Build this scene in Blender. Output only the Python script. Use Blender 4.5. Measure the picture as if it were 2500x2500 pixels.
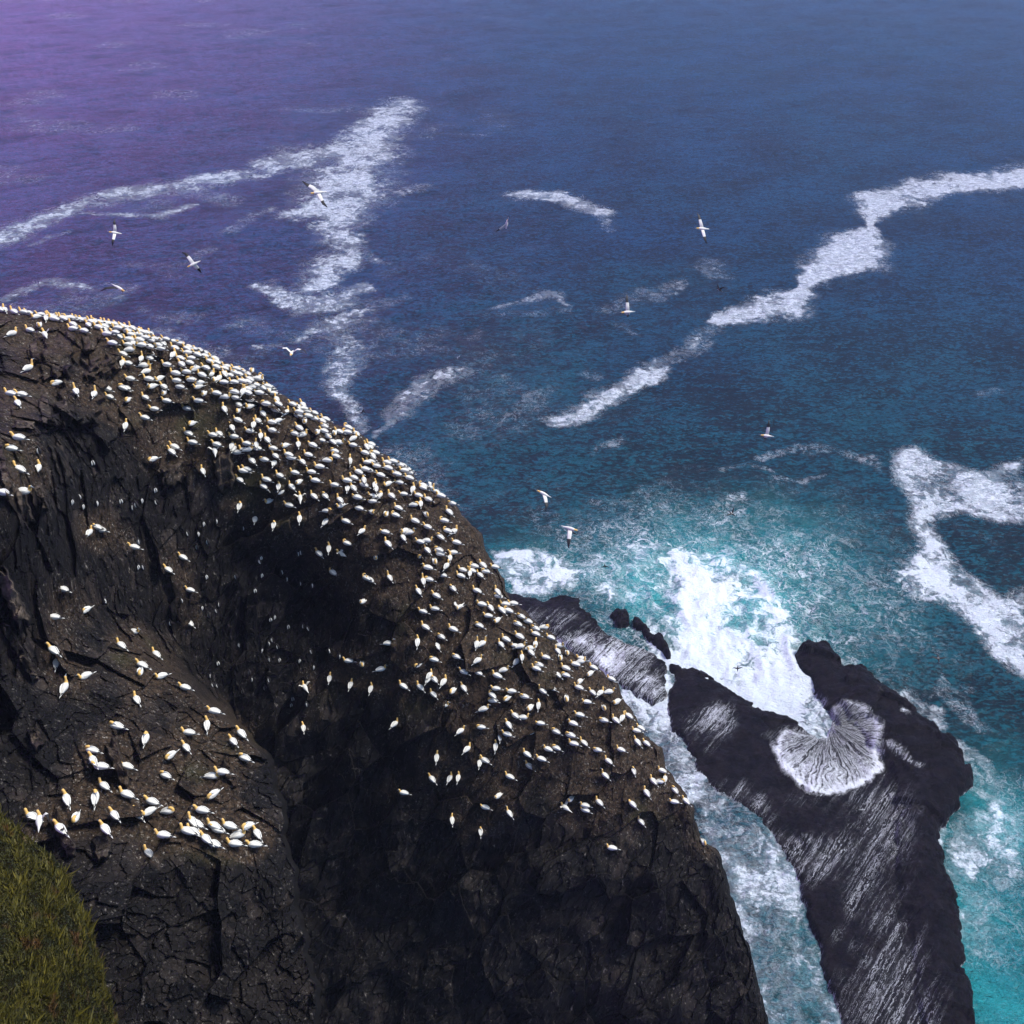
import bpy, math, random
import numpy as np
from mathutils import Matrix, Vector
random.seed(7); RNG = np.random.default_rng(11)
for o in list(bpy.data.objects): bpy.data.objects.remove(o)
S = bpy.context.scene; COL = S.collection

# ------------------------------------------------------------------ camera
H = 110.0; PITCH = math.radians(33.0); FOV = math.radians(50.0)
cam_d = bpy.data.cameras.new('camera'); cam = bpy.data.objects.new('camera', cam_d); COL.objects.link(cam)
cam.location = (0, 0, H); cam.rotation_euler = (math.pi/2 - PITCH, 0, 0)
cam_d.sensor_width = 36; cam_d.lens = 18/math.tan(FOV/2); cam_d.clip_start = 0.5; cam_d.clip_end = 20000
S.camera = cam
# ------------------------------------------------------------------ sky, sun, exposure
SUN_EL = math.radians(56); SUN_AZ = math.radians(84)      # azimuth measured from +Y towards +X
w = bpy.data.worlds.new('World'); S.world = w; w.use_nodes = True
wn = w.node_tree.nodes; wl = w.node_tree.links; wn.clear()
sky = wn.new('ShaderNodeTexSky'); sky.sky_type = 'NISHITA'; sky.sun_disc = False
sky.sun_elevation = SUN_EL; sky.sun_rotation = SUN_AZ; sky.air_density = 1.0; sky.dust_density = 1.5; sky.ozone_density = 2.0
bg = wn.new('ShaderNodeBackground'); bg.inputs['Strength'].default_value = 0.12
wo = wn.new('ShaderNodeOutputWorld')
# low sky tint added to colour the sea reflections: lavender at left, blue elsewhere
tc = wn.new('ShaderNodeTexCoord'); sx = wn.new('ShaderNodeSeparateXYZ'); wl.new(tc.outputs['Generated'], sx.inputs[0])
mr = wn.new('ShaderNodeMapRange'); mr.inputs['From Min'].default_value = 0.0; mr.inputs['From Max'].default_value = 0.75
mr.inputs['To Min'].default_value = 1.0; mr.inputs['To Max'].default_value = 0.0; mr.interpolation_type = 'SMOOTHSTEP'
wl.new(sx.outputs['Z'], mr.inputs['Value'])
mxs = wn.new('ShaderNodeMix'); mxs.data_type = 'RGBA'
wl.new(mr.outputs[0], mxs.inputs['Factor']); wl.new(sky.outputs[0], mxs.inputs[6])
mra = wn.new('ShaderNodeMapRange'); mra.inputs['From Min'].default_value = -.48; mra.inputs['From Max'].default_value = .06; mra.interpolation_type = 'SMOOTHSTEP'
wl.new(sx.outputs['X'], mra.inputs['Value']); mxa = wn.new('ShaderNodeMix'); mxa.data_type = 'RGBA'; wl.new(mra.outputs[0], mxa.inputs['Factor'])
mxa.inputs[6].default_value = (8.5, 3.4, 13.0, 1); mxa.inputs[7].default_value = (.25, 1.5, 3.8, 1); wl.new(mxa.outputs[2], mxs.inputs[7])
wl.new(mxs.outputs[2], bg.inputs['Color']); wl.new(bg.outputs[0], wo.inputs[0])
sd = bpy.data.lights.new('sun', 'SUN'); sd.energy = 2.75; sd.angle = math.radians(16); sd.color = (1, .96, .9)
so = bpy.data.objects.new('sun', sd); COL.objects.link(so)
sdir = Vector((math.sin(SUN_AZ)*math.cos(SUN_EL), math.cos(SUN_AZ)*math.cos(SUN_EL), math.sin(SUN_EL)))
so.rotation_euler = sdir.to_track_quat('Z', 'Y').to_euler(); so.location = sdir*300
S.view_settings.view_transform = 'Standard'; S.view_settings.look = 'None'; S.view_settings.gamma = 1
S.view_settings.use_curve_mapping = False; S.view_settings.exposure = 0.62

# ------------------------------------------------------------------ geometry of the view (used to measure places)
F = 1250/math.tan(FOV/2)
FW = np.array([0, math.cos(PITCH), -math.sin(PITCH)]); UP = np.array([0, math.sin(PITCH), math.cos(PITCH)]); RT = np.array([1., 0, 0])
CP = np.array([0, 0, H])
def ray(x, y):
    x = np.asarray(x, float); y = np.asarray(y, float)
    return FW + ((x-1250)/F)[..., None]*RT + ((1250-y)/F)[..., None]*UP
def at_depth(x, y, d): return CP + ray(x, y)*np.asarray(d, float)[..., None]
def at_sea(x, y, z=0.0):
    r = ray(x, y); k = (z-H)/r[..., 2]; return CP + r*k[..., None]
def seaxy(pts): return np.array([at_sea(p[0], p[1])[:2] for p in pts])

# ------------------------------------------------------------------ noise
def _h(ix, iy, iz, seed):
    with np.errstate(over='ignore'):
        n = (ix.astype(np.int64)*374761393 + iy.astype(np.int64)*668265263 + iz.astype(np.int64)*2147483647 + seed*1274126177) & 0xffffffff
        n = ((n ^ (n >> 13))*1274126177) & 0xffffffff
        n = (n ^ (n >> 16)); n = (n*2246822519) & 0xffffffff; n ^= (n >> 15)
    return (n & 0xffffff)/float(0x1000000)
def vn(p, seed=0):
    i = np.floor(p).astype(np.int64); f = p - i; f = f*f*f*(f*(f*6-15)+10); r = 0
    for dx in (0, 1):
        for dy in (0, 1):
            for dz in (0, 1):
                wgt = (f[..., 0] if dx else 1-f[..., 0])*(f[..., 1] if dy else 1-f[..., 1])*(f[..., 2] if dz else 1-f[..., 2])
                r = r + wgt*_h(i[..., 0]+dx, i[..., 1]+dy, i[..., 2]+dz, seed)
    return r*2-1
def fbm(p, o=4, seed=0, g=.5):
    a, r, t = 1., 0, 0
    for k in range(o): r = r + a*vn(p*2.03**k+17.3*k, seed+k); t += a; a *= g
    return r/t
def worley(p, seed=0):
    i = np.floor(p).astype(np.int64); best = np.full(p.shape[:-1], 9.); rid = np.zeros(p.shape[:-1]); dv = np.zeros(p.shape); sec = np.full(p.shape[:-1], 9.)
    rv = np.zeros(p.shape)
    for dx in (-1, 0, 1):
        for dy in (-1, 0, 1):
            for dz in (-1, 0, 1):
                a, b, c = i[..., 0]+dx, i[..., 1]+dy, i[..., 2]+dz
                h1, h2, h3 = _h(a, b, c, seed), _h(a, b, c, seed+1), _h(a, b, c, seed+2)
                d = np.stack([a+h1-p[..., 0], b+h2-p[..., 1], c+h3-p[..., 2]], -1); q = (d*d).sum(-1)
                m = q < best; sec = np.where(m, best, np.minimum(sec, q)); best = np.where(m, q, best)
                rid = np.where(m, _h(a, b, c, seed+3), rid); dv = np.where(m[..., None], d, dv)
                rv = np.where(m[..., None], np.stack([h2, h3, h1], -1), rv)
    return np.sqrt(best), np.sqrt(sec), rid, dv, rv
def poly_sd(px, py, poly):          # signed distance, negative inside
    n = len(poly); d = np.full(px.shape, 1e18); ins = np.zeros(px.shape, bool)
    for i in range(n):
        ax, ay = poly[i]; bx, by = poly[(i+1) % n]; ex, ey = bx-ax, by-ay; wx, wy = px-ax, py-ay
        t = np.clip((wx*ex+wy*ey)/(ex*ex+ey*ey+1e-12), 0, 1); d = np.minimum(d, (wx-ex*t)**2+(wy-ey*t)**2)
        c = ((ay > py) != (by > py)); xi = ax + (py-ay)/(by-ay+1e-18)*ex; ins ^= c & (px < xi)
    d = np.sqrt(d); return np.where(ins, -d, d)
def sstep(a, b, x): t = np.clip((x-a)/(b-a), 0, 1); return t*t*(3-2*t)

# ------------------------------------------------------------------ helpers
def tag(o, label=None, cat=None, group=None, kind=None):
    if label: o['label'] = label
    if cat: o['category'] = cat
    if group: o['group'] = group
    if kind: o['kind'] = kind
    return o
def mesh_np(name, V, Q, mats, smooth=True, attrs=None, mi=None):
    me = bpy.data.meshes.new(name); V = np.asarray(V, np.float32); Q = np.asarray(Q, np.int32); k = Q.shape[1]
    me.vertices.add(len(V)); me.vertices.foreach_set('co', V.ravel())
    me.loops.add(Q.size); me.loops.foreach_set('vertex_index', Q.ravel())
    me.polygons.add(len(Q)); me.polygons.foreach_set('loop_start', np.arange(0, Q.size, k, dtype=np.int32))
    try: me.polygons.foreach_set('loop_total', np.full(len(Q), k, np.int32))
    except Exception: pass
    if mi is not None: me.polygons.foreach_set('material_index', np.asarray(mi, np.int32))
    for m in mats: me.materials.append(m)
    me.update(calc_edges=True); me.validate()
    me.polygons.foreach_set('use_smooth', np.full(len(me.polygons), smooth, bool))
    for n, a in (attrs or {}).items():
        at = me.attributes.new(n, 'FLOAT', 'POINT'); at.data.foreach_set('value', np.asarray(a, np.float32).ravel())
    me.update(); return me
def link(name, me):
    o = bpy.data.objects.new(name, me); COL.objects.link(o); return o
def mat(name):
    m = bpy.data.materials.new(name); m.use_nodes = True; nt = m.node_tree; nt.nodes.clear()
    out = nt.nodes.new('ShaderNodeOutputMaterial'); p = nt.nodes.new('ShaderNodeBsdfPrincipled'); nt.links.new(p.outputs[0], out.inputs[0])
    return m, nt, p
class N:                            # tiny node writer
    def __init__(s, nt): s.nt = nt
    def l(s, a, b): s.nt.links.new(a, b)
    def put(s, sock, v):
        if hasattr(v, 'links'): s.l(v, sock)
        else: sock.default_value = v
    def attr(s, n):
        a = s.nt.nodes.new('ShaderNodeAttribute'); a.attribute_name = n; return a.outputs['Fac']
    def m(s, op, a, b=0.0, c=None, clamp=False):
        x = s.nt.nodes.new('ShaderNodeMath'); x.operation = op; x.use_clamp = clamp; s.put(x.inputs[0], a); s.put(x.inputs[1], b)
        if c is not None: s.put(x.inputs[2], c)
        return x.outputs[0]
    def v(s, op, a, b=(0, 0, 0)):
        x = s.nt.nodes.new('ShaderNodeVectorMath'); x.operation = op; s.put(x.inputs[0], a)
        if op == 'SCALE': s.put(x.inputs['Scale'], b)
        else: s.put(x.inputs[1], b)
        return x.outputs[0]
    def noise(s, vec, sc, det=4, rough=.5, dist=0.0, col=False):
        x = s.nt.nodes.new('ShaderNodeTexNoise'); s.put(x.inputs['Vector'], vec); x.inputs['Scale'].default_value = sc
        x.inputs['Detail'].default_value = det; x.inputs['Roughness'].default_value = rough; x.inputs['Distortion'].default_value = dist
        return x.outputs['Color' if col else 'Fac']
    def vor(s, vec, sc, feat='DISTANCE_TO_EDGE', out='Distance'):
        x = s.nt.nodes.new('ShaderNodeTexVoronoi'); x.feature = feat; s.put(x.inputs['Vector'], vec); x.inputs['Scale'].default_value = sc
        return x.outputs[out]
    def mr(s, v, a, b, c=0., d=1., smooth=True):
        x = s.nt.nodes.new('ShaderNodeMapRange'); x.interpolation_type = 'SMOOTHSTEP' if smooth else 'LINEAR'
        s.put(x.inputs['Value'], v)
        for nme, q in (('From Min', a), ('From Max', b), ('To Min', c), ('To Max', d)): s.put(x.inputs[nme], q)
        return x.outputs[0]
    def mix(s, f, a, b):
        x = s.nt.nodes.new('ShaderNodeMix'); x.data_type = 'RGBA'; s.put(x.inputs['Factor'], f)
        for k, q in ((6, a), (7, b)): s.put(x.inputs[k], q if hasattr(q, 'links') else (*q, 1))
        return x.outputs[2]
    def bump(s, h, st, dist, prev=None):
        x = s.nt.nodes.new('ShaderNodeBump'); s.put(x.inputs['Height'], h); s.put(x.inputs['Strength'], st); x.inputs['Distance'].default_value = dist
        if prev is not None: s.l(prev, x.inputs['Normal'])
        return x.outputs[0]
    def pos(s):
        g = s.nt.nodes.new('ShaderNodeNewGeometry'); return g.outputs['Position']

# ------------------------------------------------------------------ WATER
FOAM = [  # polyline: (x, y, halfwidth) measured on the photograph, density
 ([(2800,400,34),(2500,430,30),(2380,440,30),(2250,462,27),(2160,490,30),(2128,525,20)],.98),
 ([(2128,525,18),(2118,548,8),(2095,580,26),(2065,635,40),(2000,672,24),(1962,695,9)],.98),
 ([(1962,695,9),(1925,722,30),(1880,750,32),(1800,772,22),(1752,782,10)],.97),
 ([(1750,790,16),(1690,840,12),(1640,880,12),(1605,905,16)],.56),
 ([(1640,905,12),(1600,920,16),(1520,950,20),(1440,975,22),(1385,1008,26),(1352,1030,18)],.84),
 ([(980,250,20),(900,340,34),(850,425,46),(838,490,46),(770,518,24),(700,522,14)],.80),
 ([(838,490,36),(825,560,26),(845,610,26),(800,650,30),(765,700,26)],.80),
 ([(640,690,18),(720,740,28),(765,745,34),(830,730,28),(880,715,14)],.74),
 ([(880,610,16),(920,640,8)],.5),
 ([(860,770,20),(820,810,32),(750,832,18)],.72),
 ([(820,810,30),(865,850,24),(845,900,28),(850,950,22),(872,1010,20),(880,1060,14)],.66),
 ([(880,820,30),(890,740,26)],.5),
 ([(-200,640,26),(0,575,26),(130,525,20),(260,482,26),(360,465,28),(450,452,28),(600,428,24),(760,380,40)],.72),
 ([(200,512,8),(300,518,7),(400,526,14),(455,500,8)],.70),
 ([(80,590,8),(170,560,8)],.55),
 ([(450,470,14),(560,490,16)],.5),
 ([(560,560,10),(660,505,9)],.5),
 ([(930,430,26),(960,470,20),(1050,450,10)],.62),
 ([(20,720,16),(110,680,12),(150,695,18),(215,702,12)],.62),
 ([(270,690,14),(310,700,16),(270,740,18)],.5),
 ([(300,640,12),(420,640,12),(520,600,10)],.40),
 ([(370,750,18),(450,770,20)],.45),([(400,800,20),(480,830,22),(520,860,20)],.48),
 ([(560,780,16),(610,790,18)],.5),([(620,850,12),(680,845,12)],.52),
 ([(930,750,16),(970,735,14)],.5),([(960,810,18),(1000,820,16)],.4),
 ([(1262,478,16),(1350,470,20),(1420,500,20),(1458,522,16)],.80),
 ([(1458,522,16),(1480,560,10)],.5),
 ([(1225,735,10),(1330,715,13),(1372,718,12),(1392,748,5)],.66),
 ([(1230,760,14),(1390,760,14)],.36),
 ([(1490,745,20),(1560,705,22),(1600,720,20),(1670,690,16)],.48),
 ([(1520,780,12),(1540,810,10)],.4),
 ([(1725,640,24),(1755,680,16)],.5),
 ([(1135,905,14),(1060,930,22),(1000,980,20),(960,1030,14),(940,1070,10)],.68),
 ([(1130,860,20),(1160,800,14)],.36),
 ([(1320,950,22),(1270,1000,16),(1240,1020,16)],.46),
 ([(1480,1080,12),(1440,1110,8)],.46),
 ([(1450,905,18)],.4),
 ([(1770,1150,10),(1830,1135,14),(1880,1160,10)],.46),([(1900,1180,8),(2010,1145,8)],.46),
 ([(1860,1110,10),(1960,1090,14),(2060,1100,10),(2140,1115,14)],.44),
 ([(1640,1180,20),(1560,1200,20)],.38),
 ([(1690,1280,10),(1760,1250,14),(1820,1230,14)],.44),
 ([(1920,1290,12),(1960,1330,16)],.42),
 ([(2380,960,14),(2420,950,12)],.44),
 ([(2180,1680,16),(2240,1700,22),(2290,1740,22),(2330,1800,16),(2370,1880,14),(2420,1930,12)],.62),
 ([(2290,1660,12),(2360,1720,20),(2420,1790,20)],.46),
 ([(2330,1900,24),(2400,1960,30),(2500,1940,30)],.54),
 ([(2300,2000,14),(2318,2060,16),(2330,2110,14)],.9),
 ([(1980,1580,20),(2040,1600,22),(2090,1650,12)],.6),
 ([(2150,1690,10),(2240,1800,12),(2330,1850,10),(2370,1950,10)],.62),
]
FPOLY = [
 ([(2190,1095),(2235,1080),(2300,1120),(2390,1150),(2520,1110),(2520,1270),(2420,1262),(2350,1250),(2290,1290),(2340,1345),(2385,1400),(2450,1440),(2520,1420),(2520,1680),(2400,1590),(2350,1500),(2290,1470),(2210,1460),(2170,1420),(2182,1370),(2240,1340),(2222,1230),(2185,1170)],.74,16),
 ([(1500,1375),(1640,1350),(1780,1345),(1870,1385),(1905,1440),(1960,1540),(1985,1565),(1940,1600),(1935,1640),(2000,1750),(2015,1810),(1900,1735),(1750,1665),(1640,1605),(1600,1540),(1560,1500),(1480,1480),(1440,1460)],.74,26),
 ([(1620,1470),(1780,1440),(1880,1470),(1940,1560),(1930,1640),(2010,1760),(2016,1805),(1890,1735),(1740,1680),(1640,1610)],.86,34),
 ([(1900,1560),(1990,1600),(2040,1700),(2050,1830),(2000,1840),(1890,1790),(1800,1750),(1720,1700),(1640,1660),(1610,1580)],.90,14),
 ([(1190,1340),(1300,1335),(1400,1365),(1440,1400),(1400,1440),(1330,1465),(1240,1458),(1220,1400)],.72,14),
 ([(1390,1380),(1560,1330),(1700,1340),(1600,1440),(1440,1440)],.58,14),
 ([(1340,1560),(1470,1560),(1640,1640),(1660,1760),(1740,1850),(1740,1960),(1660,1960),(1560,1780),(1430,1640)],.86,14),
 ([(1560,1500),(1640,1540),(1660,1640),(1600,1640)],.8,8),
 ([(1690,1880),(1780,1890),(1880,1980),(1970,2110),(2030,2300),(2100,2600),(1800,2600),(1740,2100)],.66,16),
 ([(2330,2010),(2420,1960),(2550,1900),(2550,2300),(2350,2250),(2320,2100)],.66,20),
 ([(2300,2250),(2550,2200),(2550,2600),(2380,2600)],.7,20),
]
def sea_attrs(x, y):
    P = np.stack([x, y, np.zeros_like(x)], -1)
    wx = x + 5.0*fbm(P/13, 5, 5, .6)+1.2*fbm(P/2.6, 3, 15, .6); wy = y + 6.5*fbm(P/15, 4, 9, .5)+1.3*fbm(P/2.6, 3, 19, .55)
    foam = np.zeros_like(x); fn = fbm(np.stack([wx*.8, wy*.6, np.zeros_like(x)], -1)/6, 4, 93)*1.6
    for pts, dens in FOAM:
        c = seaxy(pts); hw = np.array([np.linalg.norm(at_sea(p[0]+p[2], p[1])[:2]-at_sea(p[0], p[1])[:2])*.5+np.linalg.norm(at_sea(p[0], p[1]-p[2])[:2]-at_sea(p[0], p[1]+p[2])[:2])*.25 for p in pts])*1.22
        lo = c.min(0)-hw.max()*2.5-8; hi = c.max(0)+hw.max()*2.5+8
        idx = np.nonzero((x > lo[0]) & (x < hi[0]) & (y > lo[1]) & (y < hi[1]))[0]
        if len(idx) == 0: continue
        qx, qy = wx[idx], wy[idx]; best = np.full(len(idx), 9e9)
        for i in range(max(1, len(pts)-1)):
            j = min(i+1, len(pts)-1)
            ex, ey = c[j]-c[i]; t = np.clip(((qx-c[i][0])*ex+(qy-c[i][1])*ey)/(ex*ex+ey*ey+1e-9), 0, 1)
            d = np.hypot(qx-c[i][0]-ex*t, qy-c[i][1]-ey*t)/(hw[i]+(hw[j]-hw[i])*t); best = np.minimum(best, d)
        v = dens*np.exp(-(best/1.12)**2.6)*(1+.22*fn[idx]); foam[idx] = np.maximum(foam[idx], v)
    for pts, dens, soft in FPOLY:
        c = seaxy(pts); sdist = np.linalg.norm(at_sea(pts[0][0]+soft, pts[0][1])-at_sea(pts[0][0], pts[0][1]))
        lo = c.min(0)-15; hi = c.max(0)+15; idx = np.nonzero((x > lo[0]) & (x < hi[0]) & (y > lo[1]) & (y < hi[1]))[0]
        if len(idx) == 0: continue
        v = dens*(1-sstep(-sdist*1.6, sdist*1.8, poly_sd(x[idx]+(wx[idx]-x[idx])*.55, y[idx]+(wy[idx]-y[idx])*.5, c)))*(1+.34*fn[idx]); foam[idx] = np.maximum(foam[idx], v)
    # loose scum lines over the open water, sparser offshore to the right
    left = sstep(90, -60, x - .0*y); gen = (.34*left+.08)*sstep(-.1, .5, fbm(P/30+40, 3, 33))
    c0 = at_sea(1760, 1430); dd = np.hypot((x-c0[0])/1.25, y-c0[1]); near = np.exp(-(dd/38)**2)
    foam = np.maximum(foam, np.maximum(gen, .50*near))
    aer = np.exp(-(dd/16.5)**2)
    for (ax, ay, r, k) in ((1640,1400,12,.8),(1900,1340,14,.55),(2440,2060,13,.75),(1300,1400,10,.5),(2420,2400,18,.7),(1560,1490,5,.8),(1980,1480,12,.45),(1480,1400,9,.7)):
        c = at_sea(ax, ay); aer = np.maximum(aer, .8*k*np.exp(-(np.hypot(x-c[0], y-c[1])/r)**2))
    aer = np.clip(aer*(1+.9*fbm(P/7, 4, 71)), 0, 1); lc = .30+.70*np.exp(-(dd/62)**2)
    c1 = at_sea(2050, 1480); teal = np.exp(-(np.hypot((x-c1[0])/1.5, y-c1[1])/125)**2); teal = np.clip(teal+.25*fbm(P/40, 3, 55), 0, 1)
    return foam, aer, teal, lc
rr = np.concatenate([[20], np.geomspace(45, 1100, 820), np.geomspace(1250, 9000, 14)])
pp = np.radians(np.concatenate([np.linspace(-180, -33, 24)[:-1], np.linspace(-33, 33, 860), np.linspace(33, 180, 24)[1:]]))
R_, PH = np.meshgrid(rr, pp, indexing='ij'); X = (R_*np.sin(PH)).ravel(); Y = (R_*np.cos(PH)).ravel()
P = np.stack([X, Y, np.zeros_like(X)], -1)
foam, aer, teal, lc = sea_attrs(X, Y)
Pw = np.stack([X*.82+Y*.57, (Y*.82-X*.57)*1.9, np.zeros_like(X)], -1)
fade = np.clip(1-R_.ravel()/900, .15, 1)
Z = .42*fbm(Pw/17, 3, 2)+.34*fbm(Pw/5.0, 3, 4)*fade+.16*fbm(Pw/1.9, 2, 6)*fade
ce = at_sea(1790, 1500); dch = np.hypot(X-ce[0], Y-ce[1]); Z += np.exp(-(dch/20)**2)*(1.5*(1-np.abs(fbm(P/5, 4, 8))*2.2)*.55)+np.exp(-(dch/26)**2)*.35*fbm(P/1.6, 3, 18)
Z += .10*sstep(.5, .9, foam)
nr, npn = R_.shape; ii = np.arange(nr*npn).reshape(nr, npn)
Q = np.stack([ii[:-1, :-1], ii[:-1, 1:], ii[1:, 1:], ii[1:, :-1]], -1).reshape(-1, 4)[:, ::-1]
m_sea, nt, p = mat('sea_water'); n = N(nt)
pos = n.pos(); fo = n.attr('foam'); ae = n.attr('aer'); te = n.attr('teal')
wrp = n.v('SUBTRACT', n.noise(pos, .22, 3, .6, col=True), (.5, .5, .5)); wrp2 = n.v('SUBTRACT', n.noise(pos, 1.1, 2, .5, col=True), (.5, .5, .5))
wp = n.v('ADD', n.v('ADD', pos, n.v('SCALE', wrp, 5.0)), n.v('SCALE', wrp2, 1.3))
wp = n.v('MULTIPLY', wp, (1, .8, 0.0))
wq = n.v('ADD', wp, n.v('SCALE', wrp2, 2.0)); pw = n.v('MULTIPLY', pos, (1, 1.7, 1)); e1 = n.m('MULTIPLY', n.m('ABSOLUTE', n.m('SUBTRACT', n.noise(wp, .40, 4, .55, 1.6), .5)), 2.2); e2 = n.m('MULTIPLY', n.m('ABSOLUTE', n.m('SUBTRACT', n.noise(wq, 1.0, 4, .6, 1.0), .5)), 2.6)
nb = n.noise(wp, .42, 7, .62, 1.3); nf = n.noise(pos, 2.3, 4, .7); nl = n.noise(pos, .12, 3, .5)
nc = n.noise(wp, .16, 5, .6, .8); nn = n.m('ADD', n.m('ADD', n.m('MULTIPLY', nb, .52), n.m('MULTIPLY', nf, .12)), n.m('MULTIPLY', nc, .36))
fm = n.m('ADD', fo, n.m('MULTIPLY', n.m('SUBTRACT', nn, .5), 2.3))
solid = n.mr(fm, .52, .86)
w1 = n.m('MULTIPLY', fo, .20); w1 = n.m('ADD', w1, .015)
lace1 = n.mr(e1, w1, n.m('MULTIPLY', w1, .15)); lace2 = n.mr(e2, n.m('MULTIPLY', w1, .9), n.m('MULTIPLY', w1, .1))
lace = n.m('MAXIMUM', lace1, n.m('MULTIPLY', lace2, .8))
gate = n.mr(n.m('ADD', fo, n.m('MULTIPLY', n.m('SUBTRACT', nl, .5), .5)), .16, .52)
gate2 = n.mr(n.m('ADD', nb, n.m('MULTIPLY', nf, .25)), .45, .72)
lace = n.m('MULTIPLY', n.m('MULTIPLY', lace, n.m('MULTIPLY', gate, n.attr('lacy'))), n.m('ADD', n.m('MULTIPLY', gate2, .75), .12))
cov = n.m('MAXIMUM', n.m('MULTIPLY', solid, n.m('MAXIMUM', n.mr(n.m('ADD', n.m('MULTIPLY', nf, .4), n.m('MULTIPLY', n.noise(pw, .55, 6, .7, .6), .6)), .36, .62, .38, .92), n.m('MULTIPLY', n.attr('lacy'), .93))), lace, clamp=True)
veil = n.mr(n.m('ADD', fo, n.m('MULTIPLY', n.m('SUBTRACT', nb, .5), .8)), .30, 1.05, 0, .48)
cov = n.m('MAXIMUM', cov, veil)
r0 = n.noise(n.v('MULTIPLY', pos, (.8, 1.7, 1)), .28, 3, .55, .8); r1 = n.noise(pw, .9, 5, .62, .6); r2 = n.noise(pw, 3.2, 3, .6)
deep = n.mix(te, (.0003, .0060, .022), (.0001, .0130, .020)); deep = n.mix(n.mr(n.m('ADD', n.m('ADD', r1, n.m('MULTIPLY', n.m('SUBTRACT', r0, .5), .45)), n.m('MULTIPLY', n.m('SUBTRACT', n.noise(pos, .035, 3, .5), .5), .35)), .41, .61), deep, n.mix(te, (.0040, .062, .165), (.0015, .100, .130)))  # light and dark of the ripples painted into the water colour, along the wave noise
wat = n.mix(n.m('MULTIPLY', ae, .95), deep, (.03, .50, .54))
n.put(p.inputs['Base Color'], n.mix(cov, wat, n.mix(n.attr('lacy'), (.60, .66, .76), (.76, .82, .88))))
n.put(p.inputs['Roughness'], n.mr(cov, 0, .6, .16, .9)); p.inputs['IOR'].default_value = 1.33; p.inputs['Specular IOR Level'].default_value = .42
b = n.bump(r0, .8, 2.2); b = n.bump(r1, 1.0, 2.2, b); b = n.bump(r2, .8, .40, b); wv_ = nt.nodes.new('ShaderNodeNewGeometry').outputs['Normal']; b = n.v('NORMALIZE', n.v('ADD', n.v('SCALE', b, n.mr(cov, .2, .9, 1, .45)), n.v('SCALE', wv_, n.mr(cov, .2, .9, 0, .55)))); b = n.bump(n.m('MULTIPLY', cov, n.m('ADD', nf, .5)), .4, .16, b); n.put(p.inputs['Normal'], b)
water = link('water', mesh_np('water', np.stack([X, Y, Z], -1), Q, [m_sea], True, dict(foam=foam, aer=aer, teal=teal, lacy=lc))); tag(water, kind='structure')
del P, Pw, X, Y, Z, Q

# ------------------------------------------------------------------ SEA ROCKS (wave-cut shelves)
def zz(pts, ox, oy, s): return [(ox+a/s, oy+b_/s) for a, b_ in pts]
flow = at_sea(1700, 1990)[:2]-at_sea(1800, 1870)[:2]; flow /= np.linalg.norm(flow)
def make_material_reef():
    m, nt, p = mat('wet_shelf_rock'); n = N(nt); pos = n.pos()
    wa = n.attr('wash'); su = n.attr('su'); sv = n.attr('sv')
    cx = nt.nodes.new('ShaderNodeCombineXYZ'); n.l(n.m('MULTIPLY', su, 1.0), cx.inputs[0]); n.l(n.m('MULTIPLY', sv, .035), cx.inputs[1])
    wv = n.v('SUBTRACT', n.noise(pos, .5, 3, .6, col=True), (.5, .5, .5)); sc = n.v('ADD', cx.outputs[0], n.v('SCALE', wv, .6))
    st = n.noise(sc, 2.6, 6, .70); st2 = n.noise(sc, 1.1, 3, .6); fr = n.noise(pos, 2.4, 5, .7)
    ridge = n.m('ABSOLUTE', n.m('SUBTRACT', st, .5)); thr = n.mr(ridge, n.m('ADD', n.m('MULTIPLY', wa, .070), .001), 0.0)
    t1 = n.m('MULTIPLY', thr, n.mr(n.m('ADD', st2, n.m('MULTIPLY', wa, .35)), .46, .72))
    so_ = n.mr(n.m('ADD', wa, n.m('MULTIPLY', n.m('SUBTRACT', n.m('ADD', n.m('MULTIPLY', st, .55), n.m('MULTIPLY', fr, .45)), .5), 1.8)), .62, .95)
    cov = n.m('MAXIMUM', n.m('MAXIMUM', so_, n.m('MULTIPLY', n.m('MULTIPLY', t1, .95), n.mr(wa, .04, .3))), n.m('MULTIPLY', n.mr(n.m('ADD', wa, n.m('SUBTRACT', fr, .5)), .1, .9), .05), clamp=True)
    rock = n.mix(n.mr(n.noise(pos, .5, 6, .7), .35, .7), (.0016, .0012, .0030), (.013, .0095, .012))
    n.put(p.inputs['Base Color'], n.mix(cov, rock, (.80, .83, .90))); n.put(p.inputs['Roughness'], n.mr(cov, 0, .5, n.mr(n.noise(pos, .7, 5, .7), .4, .65, .35, .85), .9)); n.put(p.inputs['Specular IOR Level'], .10)
    b = n.bump(n.noise(pos, .9, 8, .7), 1.0, .9); b = n.bump(n.vor(pos, .55), .5, .12, b); b = n.bump(cov, .6, .08, b); n.put(p.inputs['Normal'], b)
    return m
m_reef = make_material_reef()
apex = at_sea(*zz([(900, 600)], 1600, 1500, 2.147)[0])[:2]
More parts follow.
